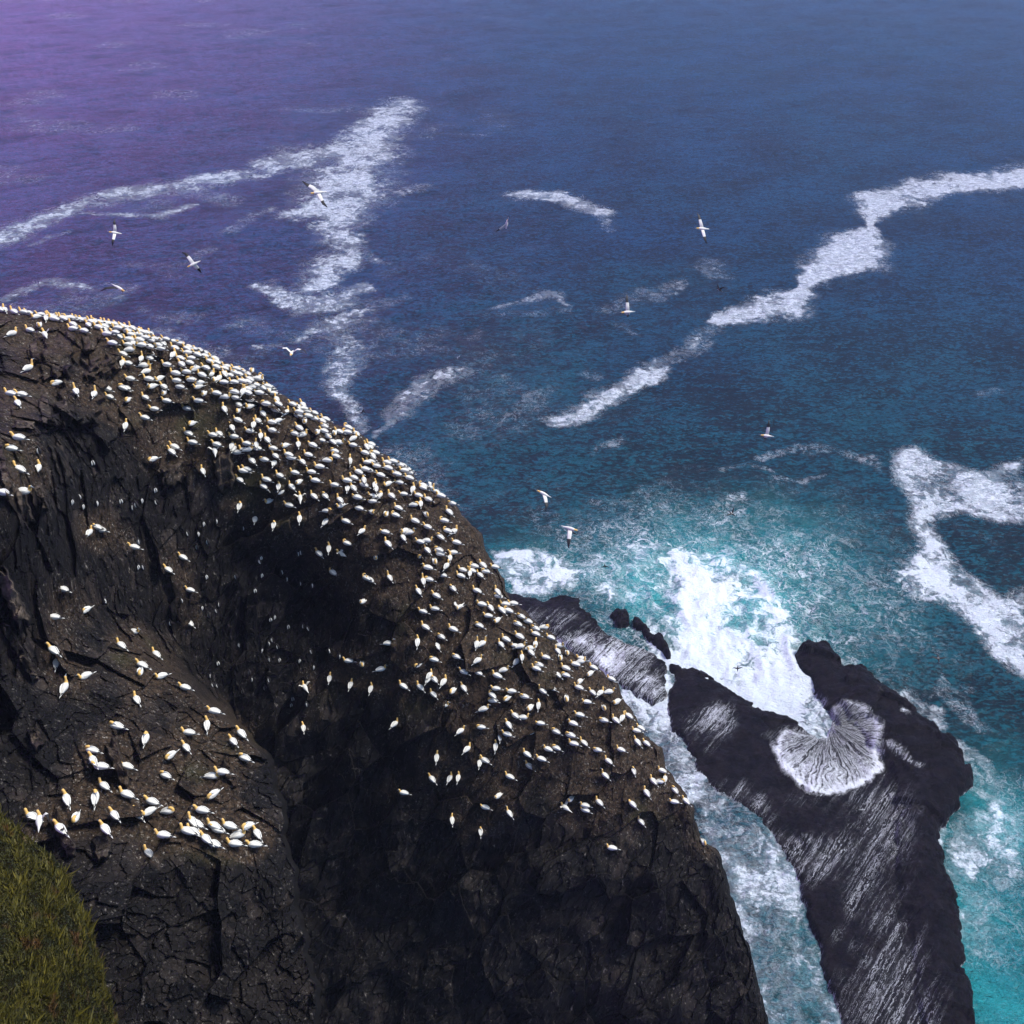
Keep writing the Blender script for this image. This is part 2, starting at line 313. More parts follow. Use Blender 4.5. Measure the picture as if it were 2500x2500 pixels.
def reef(polys, step, washes, label, group=None, fan=None):
    # polys: (outline, height at the middle, edge width m, tilt)
    allp = np.concatenate([seaxy(pl[0]) for pl in polys]); lo = allp.min(0)-2; hi = allp.max(0)+2
    gx = np.arange(lo[0], hi[0], step); gy = np.arange(lo[1], hi[1], step); GX, GY = np.meshgrid(gx, gy, indexing='ij'); x = GX.ravel(); y = GY.ravel()
    P = np.stack([x, y, np.zeros_like(x)], -1); wx = x+.8*fbm(P/3, 4, 3)+.25*fbm(P/.7, 2, 91); wy = y+.8*fbm(P/3, 4, 7)+.25*fbm(P/.7, 2, 92); z = np.full(x.shape, -3.)
    f1, f2, rid, dv, rv = worley(P/np.array([5.5, 3.6, 5]), 21); _, _, rid2, dv2, rv2 = worley(P/1.7, 31)
    for outline, hgt, ew in polys:
        sdv = poly_sd(wx, wy, seaxy(outline)); sdv = sdv-(.7*ew if ew > 1.1 else .4); up = sstep(.35*ew, -ew, sdv)
        zz_ = -3+(3+hgt*(.45+.55*sstep(0, -ew*3, sdv)))*up + up*hgt*(.45*(rid-.5)+.22*((dv*(rv-.5)).sum(-1))+.10*(rid2-.5)+.10*((dv2*(rv2-.5)).sum(-1))) + up*.25*fbm(P/2, 4, 12)
        z = np.maximum(z, zz_)
    wash = np.zeros_like(x)
    for outline, wv, soft in washes:
        sdv = poly_sd(wx, wy, seaxy(outline)); wash = np.maximum(wash, wv*sstep(soft, -soft, sdv))
    # lapping foam along the waterline
    wash = np.maximum(wash, .80*sstep(.32, .02, z)*(z > -2)); wash *= np.clip(1+1.5*fbm(P/6, 4, 44), .1, 1.6)
    ax, ay = x-apex[0], y-apex[1]; su = -x*flow[1]+y*flow[0]; sv = x*flow[0]+y*flow[1]
    if fan is not None:
        fs = poly_sd(x+(wx-x)*1.3, y+(wy-y)*1.3, seaxy(fan)); r = np.hypot(ax, ay); k = sstep(1.0, -.4, fs); a = np.arctan2(ay, ax)+.10*fbm(P/2.5, 3, 52)
        su = np.where(k > .5, a*11, su); sv = np.where(k > .5, r, sv); z = z + .18*k*(.6+fbm(P/1.2, 3, 4))
        wash = np.maximum(wash, k*(.50+.30*sstep(2, 12, r)+.25*sstep(-1.2, -.1, fs)))*(1-.0*k)
    a0, a1 = GX.shape; ii = np.arange(a0*a1).reshape(a0, a1); Q = np.stack([ii[:-1, :-1], ii[1:, :-1], ii[1:, 1:], ii[:-1, 1:]], -1).reshape(-1, 4)
    Q = Q[(z[Q] > -2.9).any(1)]; used = np.unique(Q); rm = -np.ones(len(x), int); rm[used] = np.arange(len(used))
    me = mesh_np('sea_rock', np.stack([x, y, z], -1)[used], rm[Q], [m_reef], True, dict(wash=wash[used], su=su[used], sv=sv[used]))
    o = link('sea_rock', me); tag(o, label, 'rock', group); return o
A_ = [(1180,1450),(1240,1456),(1295,1456),(1325,1471),(1353,1460),(1411,1463),(1430,1485),(1458,1518),(1472,1543),(1530,1570),(1600,1600),(1625,1625),(1620,1660),(1632,1700),(1600,1720),(1540,1690),(1470,1640),(1400,1590),(1300,1530),(1180,1480)]
reef([(A_, .9, 1.6)], .22, [([(1370,1560),(1470,1550),(1560,1585),(1640,1620),(1640,1740),(1560,1740),(1440,1620),(1330,1560)], .80, 3.0), ([(1270,1500),(1400,1490),(1470,1540),(1400,1580),(1300,1560)], .30, 2.0)],
     'low grey rock shelf laced with foam at the foot of the bird cliff')
reef([(zz([(930,1000),(970,950),(1030,955),(1065,1010),(1060,1050),(1000,1080),(950,1050)], 1150,1150,2.76), 2.2, 1.0)], .16, [], 'small round dark rock at the upper left edge of the breaking white water')
reef([(zz([(1075,1000),(1150,1010),(1230,1100),(1300,1150),(1350,1230),(1350,1270),(1310,1290),(1250,1210),(1180,1140),(1080,1060)], 1150,1150,2.76), 1.8, 1.0)], .16, [], 'narrow dark rock spine between the grey shelf and the churning white channel')
D_ = zz([(60,270),(130,290),(200,280),(260,310),(330,360),(400,400),(500,470),(600,510),(700,560),(780,600),(850,645),(885,655),(895,600),(900,545),(960,505),(1050,500),(1400,600),(1480,900),(1440,1288),(1520,1600),(1600,2250),(1000,2250),(820,1600),(700,1290),(620,1160),(520,1060),(400,980),(280,890),(210,830),(208,760),(165,690),(95,610),(70,470),(90,350)], 1600,1500,2.147)
E_ = zz([(730,230),(790,190),(880,195),(930,240),(960,290),(1010,288),(1080,300),(1160,360),(1230,430),(1280,470),(1350,510),(1420,570),(1480,620),(1560,680),(1600,740),(1630,830),(1632,890),(1580,960),(1560,1020),(1500,1080),(1480,1140),(1470,1200),(1500,1288),(1560,1500),(1620,1900),(1650,2250),(1400,2250),(1300,1600),(1240,1288),(1250,1050),(1240,900),(1200,800),(1120,740),(1090,680),(1040,620),(990,600),(960,620),(905,560),(880,480),(850,410),(800,340),(740,290)], 1600,1500,2.147)
FAN = zz([(885,655),(700,640),(640,665),(600,720),(640,790),(700,880),(780,950),(900,965),(1020,940),(1120,890),(1165,840),(1160,700),(1150,640),(1100,580),(1050,545),(960,515),(905,540),(900,600)], 1600,1500,2.147)
reef([(D_, 1.0, 1.8), (E_, 2.6, 1.3)], .2,
     [(zz([(180,880),(900,990),(1180,900),(1330,960),(1330,1288),(1500,2250),(900,2250),(700,1290),(500,1060),(200,850)], 1600,1500,2.147), .27, 4.0),
      (zz([(90,560),(420,440),(420,600),(300,760),(200,760)], 1600,1500,2.147), .40, 2.0),
      (zz([(520,600),(800,620),(800,660),(560,660)], 1600,1500,2.147), .4, 1.5), (zz([(700,290),(760,300),(890,500),(840,470)], 1600,1500,2.147), .75, .8),
      (zz([(1280,540),(1330,560),(1300,590)], 1600,1500,2.147), .6, .8), (zz([(1190,740),(1250,760),(1400,860),(1380,880),(1230,780)], 1600,1500,2.147), .5, .7)],
     'long black wave-washed rock shelf with a fan of white foam, right of the cliff', fan=FAN)

# ------------------------------------------------------------------ BIRD POSITIONS (measured on the photograph)
TL = {
'A':(0,730,6.44,"15,150,W 90,170,NW 230,200,NW 390,210,W 490,180,W 570,280,SW 690,190,W 640,190,W 740,290,N 850,310,W 1000,310,W 840,215,W 900,210,W 1000,230,W 1100,250,W 1200,310,NW 1160,240,W 1290,300,W 1370,290,W 1540,300,NW 1570,360,W 1660,370,W 1740,345,W 1840,345,W 1400,410,NW 1440,360,W 1150,395,W 1160,470,W 1330,500,W 630,410,S,t 480,490,W 200,545,NE 720,580,NW,w 1550,440,W 1640,430,W 1650,490,NW 1690,550,W 1860,460,W 1880,395,W 1870,590,W 1820,530,W 1770,695,W 1930,860,W 1930,1000,N 460,1110,NE,u 890,1330,SW,t 1210,1480,NW,u 1495,1520,N,u 1680,1410,W,t 1730,1540,W 350,1510,W 180,1495,W 290,1640,NW 1930,1400,W,t"),
'B':(300,750,6.44,"10,310,W 90,320,W 160,340,NW,u 250,365,S 330,370,W 400,360,W 470,400,NW 130,430,W 250,430,W 20,360,W 80,380,W 350,480,W 400,460,W 260,510,W 170,555,N 90,590,W 100,510,W 440,520,W 500,500,W 560,510,W 300,600,W 420,620,W 640,570,NW 600,650,W 560,600,W 690,490,W 740,490,W 800,530,W 910,570,W,t 1050,590,W 820,640,W 590,690,SW 800,750,N 840,750,NW 900,800,W 1010,650,W 1020,715,W 1110,660,W 1200,680,W 1250,700,W 1320,690,W 1170,745,W 1280,770,W 1080,800,W 1050,870,W 930,900,NW 30,730,W 120,670,E 300,820,N,u 430,720,W 420,800,W 90,880,W 700,905,W 340,930,E,u 380,1030,NE,u 1140,970,SW,t 830,1040,W 1000,1015,W 1310,955,W 1370,850,W 1430,810,W 1470,940,W 1480,870,W 1600,850,W 1640,930,W 1710,915,W 1590,960,W 1790,970,W 1870,1000,W 1750,1020,W 1820,1050,W 1690,1070,W 1600,1045,NW 1240,1060,W 1380,1060,NE 1450,1140,S 1520,1110,N 1590,1180,W 1750,1175,W 1870,1160,W 120,1125,W 410,1130,W 590,1120,SW 850,1155,W 1080,1145,W,t 1200,1190,SW 1190,1250,SW 470,1250,SW 650,1250,NW 900,1255,W 60,1275,W 650,1350,S 690,1470,W 80,1460,S,t 360,1420,NW 1280,1360,S 1470,1350,W 1750,1330,W,t 1620,1410,E 1770,1420,W 1900,1320,N 1190,1470,W 1815,1530,W 1820,1620,S,t 500,1600,W 1010,1590,W 350,1740,W 1600,1600,NW 1805,1770,W 1090,1830,SW,t 50,1860,N 1720,1890,NW"),
'C':(600,850,6.44,"100,350,S,t 20,400,W 60,485,W 190,480,E 270,430,NW 20,530,W 160,580,W 90,610,W 250,620,W 340,600,W 410,600,W 370,660,S 30,640,W 30,700,W 210,700,W 440,710,W 560,700,W 490,800,NW 510,870,W 755,810,E 740,880,W 830,920,NW 910,880,NW 840,1000,W 960,990,W 910,950,W 1080,1010,W 1150,1040,W 1020,1000,W 830,1060,W 980,1060,W 1070,1100,W 930,1150,S 1190,1140,W 1270,1095,W 1330,1160,W 1230,1220,W,t 1420,1200,W 1610,1240,W 1600,1320,W 1740,1340,NW 1700,1410,NE 1470,1310,W 1400,1330,S 1410,1370,W 1230,1300,W 1130,1320,S 1280,1380,W 1190,1450,W 1370,1470,NW 1460,1480,E 1690,1520,W 1900,1540,NW 1870,1640,W 1910,1790,W 1640,1770,N 1390,1610,W 1420,1700,W 1290,1760,E,t 60,810,W 65,920,SW 320,875,W,t 460,965,W 635,1010,NE 270,1020,NW 200,1140,NW 130,1200,N 410,1160,W 510,1140,SW 70,1300,W 420,1290,W 240,1370,N 340,1440,NW 840,1250,NW 770,1340,W,t 900,1360,E 830,1510,N 1050,1520,W 20,1500,W 170,1510,N 40,1590,E 180,1570,W 430,1570,W 620,1530,SW 470,1690,NW 450,1810,N 670,1670,W 700,1720,W,t 980,1670,W 890,1780,NW 100,1770,NW 290,1750,W,t 1160,1860,W 1130,1900,W 20,1900,W 1880,1900,W"),
'D':(300,1050,6.44,"1030,50,W 1420,75,W 1520,60,NW 1750,100,W 1100,195,W 810,260,W 770,340,NW 480,460,SW,t 1480,225,W 1455,340,N,w 1720,240,N 1750,290,N 1790,350,W 1900,210,W 1900,310,W 1260,640,NW 1890,640,W 1840,780,NW 1840,1190,N,t 180,1840,W"),
'E':(600,1150,6.44,"540,70,NW 320,130,W 280,240,NW 340,265,NW 520,240,N 550,330,SW 720,240,NW 840,170,SW 1090,145,W 1400,215,W 1590,145,W 1700,100,W 1860,140,N 1850,210,W 1600,270,N 1690,260,NW 370,470,SW 860,430,N,w 680,535,W 1070,390,NW 1250,390,NW 1480,450,NW 1500,540,SW 1745,410,W 1775,580,W 1280,620,E,t 150,760,N 445,840,N 850,740,N 1270,790,NE 1570,785,W 1830,940,NE 1590,1130,W 1150,1290,NW 1310,1210,N 1500,1310,W,w 1370,1590,NW 1900,1680,NW 770,20,W 1030,10,W 1770,10,W"),
'F':(900,1050,6.44,"10,160,W 50,200,W 30,260,NW 100,350,W 60,400,NW 220,360,W 150,370,W 330,440,W 380,440,W 40,490,W 290,510,W 380,490,W 130,560,W 300,590,W 480,540,W 540,540,W 610,585,W 560,630,W 630,670,W 10,630,W 180,700,W 440,690,W 630,745,W 480,820,W 310,840,SW 700,920,N 100,850,N 120,910,N 180,1020,NE 60,1030,W 360,1030,NW 550,1000,W 780,1020,W 870,830,W 850,900,W 920,900,W 980,890,E,w 1080,950,NW 1130,1025,W 940,1085,NW 820,1150,N 720,1170,E,t 60,1115,W 460,1215,W 50,1285,SE 275,1320,S,t 420,1330,W 720,1420,W 905,1320,SE,t 930,1520,NW 1310,1150,W,t 1260,1280,NW 1190,1420,W 1540,1400,NW 1640,1480,W 1240,1580,W 1340,1590,NE 260,1600,W 570,1580,SW 540,1680,NW 660,1600,E 300,1780,NW 810,1750,W 920,1730,E 1120,1670,NW,t 1370,1760,W 920,1880,NW 1100,1880,W 1140,1890,W 1330,1920,W"),
'G':(900,1350,6.44,"110,60,S 20,410,NW 330,390,NW,u 820,40,SW 1120,10,W 1280,70,N 1040,130,S,t 1230,190,NE 920,225,W 1140,340,W 860,450,N,u 950,410,W 1480,260,W 1440,350,W 1590,330,N,u 1620,270,W 1660,200,W 1790,180,NW 1830,280,W 1750,340,NW 780,590,NW 1065,670,NW 1320,550,NW,t 1700,590,W 850,910,W 1040,870,W 1430,850,SW,w 1770,800,W 1910,850,NW 1880,980,W 890,1160,NW 1320,1190,W 1730,1130,W,t 1140,1310,NW 320,1430,E,u 770,1390,N 1070,1450,NW 200,1820,E 770,1760,SW,t 1020,1670,W,t 1370,1620,W,t 1700,1430,N,u 1790,1430,NE,u 1720,1680,NE 960,1910,NE 1490,1860,W 1710,1870,W"),
'H':(1150,1350,6.44,"370,210,W 410,600,NW 420,670,W,t 330,870,NW 480,890,NW 580,900,W 540,800,W 660,790,W 300,990,W 415,1050,SW 780,990,W 860,950,W 720,1105,W 880,1065,W,t 1010,1180,W 1150,1160,E 1010,1265,W 1245,1320,W 750,1300,W 540,1345,W 470,1430,NW 690,1455,W 780,1460,E 1010,1430,N 930,1490,E 940,1555,NW 1390,1450,E 1440,1460,W 1510,1470,NW 1510,1565,S,t 1360,1530,NW 1170,1630,W 1400,1640,S,t 1765,1610,W 1730,1700,E 1630,1740,W 1480,1800,W 800,1630,N 720,1700,NE 520,1830,E 1060,1750,W 1020,1810,W 1350,1900,NW 1480,1910,W 1870,1890,SW 400,1920,W 1915,1790,W"),
'I':(900,1650,4.39,"25,130,N 370,105,NW 550,115,NW 690,190,NW 640,30,NE 700,30,NW 805,60,NE 900,160,SW,t 1015,120,NW 815,310,E 1240,350,E 1320,200,NW 1325,260,W 1480,240,SW,t 1365,130,W 1530,160,W 1665,215,W 1730,340,SW 1570,420,NW 1655,440,E 1495,515,NW 1205,545,W,t 985,585,NE 1410,640,N 1480,620,W 1360,750,N 1055,780,NE 1190,930,N 1245,900,NW 1690,830,NW 1720,960,NW 730,870,N 960,1085,N 870,1090,NE 680,1100,NW 370,1245,W 280,510,NE 1510,1075,W 1390,1280,SW 1240,1400,W 1505,1470,NW,u 895,1540,N 1200,1660,N,t 1740,600,E"),
'J':(1200,1650,3.45,"430,130,NW,u 500,100,W 740,45,SW 735,95,W 850,135,NW 915,140,NE 990,130,E 1015,5,W 630,190,S,t 800,215,W 945,265,S,t 1055,215,SW 395,240,N 330,265,SW 410,395,W 740,325,W 680,395,W 940,370,W,t 1040,365,NW 1100,350,NE 1150,330,NW 1260,420,W 1215,455,W 540,465,NW,t 660,495,W,t 685,565,W 775,560,NW 470,610,W 540,600,W,t 890,620,W,t 1085,615,W 1225,550,NW 1300,560,NW 1400,585,W 980,710,NW 415,695,W 950,835,NW,u 1195,795,N 1430,790,W 1360,880,NW 1420,885,E 1460,860,N 1300,975,NW 1540,955,NW 1535,1055,W 1630,1045,NW 1620,1020,NW 665,1035,SW 620,1110,NW,w 780,1085,W 785,1125,W 905,1060,NW 1185,1075,NW 1255,1220,NW 1010,1445,W 1790,1390,S,t 1840,1400,W"),
'K':(0,1350,2.576,"1150,25,W 1060,105,NW 1195,230,W 405,230,W 345,405,W 545,360,SW,t 1195,440,NW 845,495,E 340,615,NW 362,690,N 765,580,NW 985,635,NW 895,705,W 885,750,S,t 540,775,SW 1015,775,SW 413,855,N,u 1165,845,W 865,925,NW 1345,995,W 1305,1080,N 735,1090,W,t 1190,1130,W 920,1170,N,t 1175,1225,NW 1470,1185,NW 1520,1135,NW 1540,1290,W,t 1075,1275,SW,t 580,1240,W,t 590,1305,NW 640,1345,W 795,1340,W 1045,1400,W,t 1335,1405,E 1400,1380,W 660,1465,NW 1345,1520,SW,t 425,1550,NW 605,1540,N,t 800,1520,W 960,1565,W 725,1650,NW 870,1645,NW 940,1630,SW 1065,1625,E,t 1275,1620,W 210,1660,W 255,1690,N,w 385,1735,NW 480,1670,S,t 665,1735,NW 1215,1690,NW 1235,1705,W 1180,1750,W 1215,1750,W 1345,1715,W 1370,1740,W 1440,1715,W 1555,1720,SW,t 1620,1765,NW 1505,1775,E 1030,1775,W 1300,1800,NW 1350,1830,W 1480,1830,W 1605,1835,W 940,1890,NW"),
'L':(0,1000,4.83,"230,340,W 140,465,W,t 235,710,W 460,695,N 50,990,W 285,975,E 1480,220,N 1720,105,W 1060,1450,N 1150,1390,W,t 1190,1420,W"),
'M':(500,1450,3.018,"1060,490,W 1160,515,S,t 1300,555,NE 920,620,N 1075,665,N 1220,695,N 740,690,NW,w 728,985,N 1165,55,SW"),
}
birds = []
for k, (ox, oy, sc_, txt) in TL.items():
    for tk in txt.split():
        q = tk.split(','); x = ox+float(q[0])/sc_; y = oy+float(q[1])/sc_
        if all((x-b_[0])**2+(y-b_[1])**2 > 72 for b_ in birds): birds.append((x, y, q[2], q[3] if len(q) > 3 else 'n'))
MUR = []
for ox, oy, sc_, txt in ((500,1450,3.018,"90,130 485,195 512,180 615,250 730,245 768,260 470,375 545,395 415,425 500,345 790,430 915,430 990,470 480,490 550,495 45,610 335,590 340,640 480,640 450,705 285,730 65,675 95,680 650,780 635,825 755,820 800,550 695,500 100,520 255,385"),
    (300,1050,6.44,"515,970 545,1150 1465,1460 1270,1500 1190,1660 1350,1780 1180,1860 1885,1560 230,1200 300,1140 170,1240 1040,1640 260,1780"),
    (600,1150,6.44,"235,1440 250,1660 570,1610 880,1300 820,1320 850,1790 1040,1820 150,1900 640,1720"),
    (0,1000,4.83,"470,510 850,875 1100,650 1145,1130 1430,1100 1260,1300 1700,1870 940,1050 845,1115 980,1170"),
    (0,1350,2.576,"910,95 870,100 660,315 1300,160 1490,155 1640,40 1780,130 1600,250 1270,355 1320,400 1380,330 1700,420 1080,450 1140,310 890,330")):
    for tk in txt.split():
        q = tk.split(','); x = ox+float(q[0])/sc_; y = oy+float(q[1])/sc_
        if all((x-b_[0])**2+(y-b_[1])**2 > 60 for b_ in MUR): MUR.append((x, y))

# ------------------------------------------------------------------ CLIFF
RIDGE = np.array([(-300,728),(-60,752),(0,758),(45,762),(100,770),(160,777),(240,788),(300,797),(391,824),(433,838),(475,852),(513,868),(564,892),(600,903),(623,908),(657,940),(668,953),(700,970),(733,982),(755,1000),(783,1018),(817,1035),(864,1049),(900,1075),(917,1098),(947,1116),(987,1139),(1006,1158),(1023,1180),(1082,1209),(1113,1234),(1130,1257),(1164,1294),(1176,1305),(1181,1330),(1187,1350),(1200,1370),(1217,1390),(1231,1415),(1233,1443),(1246,1460),(1266,1479),(1297,1510),(1315,1527),(1335,1534),(1361,1564),(1394,1592),(1414,1605),(1439,1616),(1470,1640),(1507,1667),(1522,1708),(1557,1760),(1574,1795),(1617,1824),(1626,1870),(1664,1928),(1693,1969),(1701,2012),(1710,2050),(1745,2073),(1760,2090),(1790,2200),(1840,2350),(1900,2600),(1960,2850)], float)
DD = np.array([-.6, .8]); NN = np.array([.8, .6])
ra = RIDGE @ NN; rb = RIDGE @ DD
CT = np.array([(-250,740,62),(0,760,64.5),(200,785,65.5),(400,835,67),(600,915,68.5),(800,1035,70.5),(1000,1170,71.5),(1150,1300,72),(1240,1460,72),(1400,1605,72),(1550,1750,72),(1660,1930,72),(1760,2100,72),(1850,2400,72),(1900,2600,72),
 (100,850,63),(200,830,64),(300,860,64.5),(100,940,60),(20,1000,54),(60,1090,50),(50,1200,48),(-100,1300,44),(0,1400,46),(120,1400,51),(250,1500,58),(250,1400,59),(350,1500,63),(100,1600,54),(230,1280,60),(200,1100,59),(350,1330,64),(450,1380,67),(470,1520,68),(400,1250,65),(300,1050,63),(500,1180,67.5),(700,1150,69),(500,1000,67),(300,950,65),(700,1270,69),(870,1400,69.5),(1000,1300,70),(1100,1500,70),(950,1600,70),
 (780,1450,73),(640,1500,74),(600,1370,72),(700,1400,74),(560,1430,71),(620,1640,73),(740,1780,72),(800,1950,73),(740,2000,73),(760,2090,73.5),(500,1750,72),(350,1750,68),(450,2000,72),(1000,1750,70),(1000,1900,71),(1150,2000,71),(1200,1800,69.5),(1300,1650,70),(1450,1900,71),(1550,2050,71.5),(1400,2100,71.5),
 (100,2000,66),(400,2500,72),(850,2400,74),(1200,2450,73),(1600,2450,72)], float)
BT = np.array([(0,1400,46),(120,1400,51),(250,1500,57),(350,1530,60),(-150,1600,44),(100,1600,50),(100,1750,47),(100,2000,44),(250,2050,44),(250,1600,53),(350,1650,53),(450,1700,54.5),(500,1850,51),(590,1800,53.5),(640,1880,52),(660,2020,48.5),(600,2050,47.5),(450,1950,48),(600,2300,46),(300,2300,42),(-150,2100,41),(-200,2500,37),(100,2500,39),(700,2500,44)], float)
CREST = np.array([(-200,1380),(60,1440),(250,1500),(360,1560),(450,1640),(540,1735),(605,1790),(662,1870),(690,1960),(697,2035),(718,2120),(735,2250),(770,2400),(790,2600)], float); CWID = np.array([70,70,70,60,40,16,8,6,6,6,6,6,6,6.])
def tps_fit(P, v):
    n_ = len(P); D = np.hypot(*(P[:, None]-P[None]).transpose(2, 0, 1)); K = np.where(D > 0, D*D*np.log(D+1e-9), 0)+np.eye(n_)*.02
    A = np.zeros((n_+3, n_+3)); A[:n_, :n_] = K; A[:n_, n_] = 1; A[:n_, n_+1:] = P; A[n_, :n_] = 1; A[n_+1:, :n_] = P.T
    return np.linalg.solve(A, np.r_[v, 0, 0, 0])
TP = [(c_[:, :2]/1000, tps_fit(c_[:, :2]/1000, c_[:, 2])) for c_ in (CT, BT)]
def crest_w(x, y):
    pl = np.vstack([CREST, [(-3000, 2600), (-3000, 1380)]]); x2 = x+5*np.sin(y/23.)+3*np.sin(y/9.+1); sd_ = poly_sd(x2, y+5*np.sin(x/17.), pl)
    wd = np.interp(y, CREST[:, 1], CWID); return sstep(wd, -wd, sd_)
def base_depth(x, y):
    w_ = crest_w(x, y); return tps_eval(*TP[0], x, y)*(1-w_)+tps_eval(*TP[1], x, y)*w_
def tps_eval(CTn, COEF, x, y):
    X_ = np.stack([x, y], -1)/1000; r = np.full(x.shape, COEF[-3])+X_[..., 0]*COEF[-2]+X_[..., 1]*COEF[-1]
    for i in range(len(CTn)):
        d = np.hypot(X_[..., 0]-CTn[i, 0], X_[..., 1]-CTn[i, 1]); r += COEF[i]*d*d*np.log(d+1e-9)
    return r
BX = np.array([b_[0] for b_ in birds]); BY = np.array([b_[1] for b_ in birds])
def ridge_t(x, y): a = x*.8+y*.6; return (-.6*x+.8*y)-np.interp(a, ra, rb), a
# colony density on a coarse grid
gxs = np.arange(-300, 2000, 12.); gys = np.arange(650, 2700, 12.); GGX, GGY = np.meshgrid(gxs, gys, indexing='ij'); dens = np.zeros(GGX.shape); seat = np.zeros(GGX.shape)
for bx_, by_ in zip(BX, BY): dens += np.exp(-((GGX-bx_)**2+(GGY-by_)**2)/(2*38**2))
dens = 1-np.exp(-dens*.55)
def samp(grid, x, y):
    u = np.clip((x-gxs[0])/12, 0, len(gxs)-1.001); v = np.clip((y-gys[0])/12, 0, len(gys)-1.001); i = u.astype(int); j = v.astype(int); fu = u-i; fv = v-j
    return grid[i, j]*(1-fu)*(1-fv)+grid[i+1, j]*fu*(1-fv)+grid[i, j+1]*(1-fu)*fv+grid[i+1, j+1]*fu*fv
ROT = np.array(Matrix.Rotation(math.radians(-28), 3, 'Y') @ Matrix.Rotation(math.radians(18), 3, 'X'))
# hero slabs: (x, y, radius across, radius along, angle, lift) blocks that stand out of the face
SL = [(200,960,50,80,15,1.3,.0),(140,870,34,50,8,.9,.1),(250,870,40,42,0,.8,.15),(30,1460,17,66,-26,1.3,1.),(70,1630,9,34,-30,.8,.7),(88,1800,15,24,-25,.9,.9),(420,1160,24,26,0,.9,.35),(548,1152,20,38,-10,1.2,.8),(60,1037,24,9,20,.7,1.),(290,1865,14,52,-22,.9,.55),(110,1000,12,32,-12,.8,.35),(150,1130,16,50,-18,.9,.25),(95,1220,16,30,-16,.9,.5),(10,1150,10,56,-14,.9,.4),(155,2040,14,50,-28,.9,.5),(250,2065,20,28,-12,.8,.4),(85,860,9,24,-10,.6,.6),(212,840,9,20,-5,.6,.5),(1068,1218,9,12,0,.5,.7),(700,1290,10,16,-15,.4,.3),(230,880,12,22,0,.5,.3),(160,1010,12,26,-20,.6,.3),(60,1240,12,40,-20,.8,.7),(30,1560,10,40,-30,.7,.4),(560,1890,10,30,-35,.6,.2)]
def cliff_depth(x, y):
    t, a = ridge_t(x, y); D = base_depth(x, y); t0 = np.maximum(t, 0); D += 2.6*np.exp(-np.sqrt(t0/22))
    p = at_depth(x, y, D)
    q = p @ ROT.T; wv = np.stack([fbm(q/6, 3, 81), fbm(q/6, 3, 82), fbm(q/6, 3, 83)], -1); q = q+wv*.6
    rug = .45+.55*(1-samp(dens, x, y)); edge = .35+.65*sstep(0, 60, t0)
    f1, f2, rid, dv, rv = worley(q/np.array([2.4, 2.4, 4.2]), 101); d1 = (rid-.5)*1.5+(dv*(rv-.5)).sum(-1)*2.2
    f1, f2, rid2, dv, rv = worley(q/np.array([.8, .8, 1.5]), 201); d2 = (rid2-.5)*.60+(dv*(rv-.5)).sum(-1)*.75
    f1, f2, rid3, dv, rv = worley(q/np.array([.26, .26, .6]), 301); d3 = (rid3-.5)*.16+(dv*(rv-.5)).sum(-1)*.16
    D = D + rug*edge*(d1*.85+1.0*fbm(q/3.5, 3, 61)) + (rug-.3)*d2*.8*edge + d3*(rug-.2)
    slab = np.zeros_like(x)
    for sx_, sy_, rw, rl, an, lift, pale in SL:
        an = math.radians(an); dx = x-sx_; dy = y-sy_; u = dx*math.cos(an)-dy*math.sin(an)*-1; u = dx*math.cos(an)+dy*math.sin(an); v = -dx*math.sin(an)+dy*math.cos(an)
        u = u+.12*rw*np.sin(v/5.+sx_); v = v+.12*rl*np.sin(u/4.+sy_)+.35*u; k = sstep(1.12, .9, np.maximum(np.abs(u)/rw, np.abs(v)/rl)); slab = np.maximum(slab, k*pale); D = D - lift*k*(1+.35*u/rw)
    return D, rid, rid2, slab
def seat_bump(x, y, P0):           # trodden nest mound under every bird
    b_ = np.zeros_like(x)
    order = np.argsort(x); xs = x[order]
    for bx_, by_ in zip(BX, BY):
        i0, i1 = np.searchsorted(xs, [bx_-34, bx_+34]); ix = order[i0:i1]; dy = y[ix]-(by_+7)
        b_[ix] = np.maximum(b_[ix], .30*np.exp(-((x[ix]-bx_)/15)**2-(dy/9)**2))
    return b_
STEP = 2.3
sa = np.arange(ra[1], ra[-1]-30, STEP); nT = int(1800/STEP); tt = np.arange(nT)*STEP
SA, TT = np.meshgrid(sa, tt, indexing='ij')
rbn = np.interp(sa, ra, rb) + 4*fbm(np.stack([sa/18, sa*0, sa*0], -1), 3, 7)*1.4
AX = SA; BX_ = rbn[:, None]+TT; px = .8*AX-.6*BX_; py = .6*AX+.8*BX_
keep = (px > -170) & (py < 2600)
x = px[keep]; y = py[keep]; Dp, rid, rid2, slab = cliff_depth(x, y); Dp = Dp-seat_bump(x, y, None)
V = at_depth(x, y, Dp); vid = -np.ones(px.shape, int); vid[keep] = np.arange(keep.sum())
q = np.stack([vid[:-1, :-1], vid[1:, :-1], vid[1:, 1:], vid[:-1, 1:]], -1).reshape(-1, 4); q = q[(q >= 0).all(1)]
colony = samp(dens, x, y); tr, _ = ridge_t(x, y)
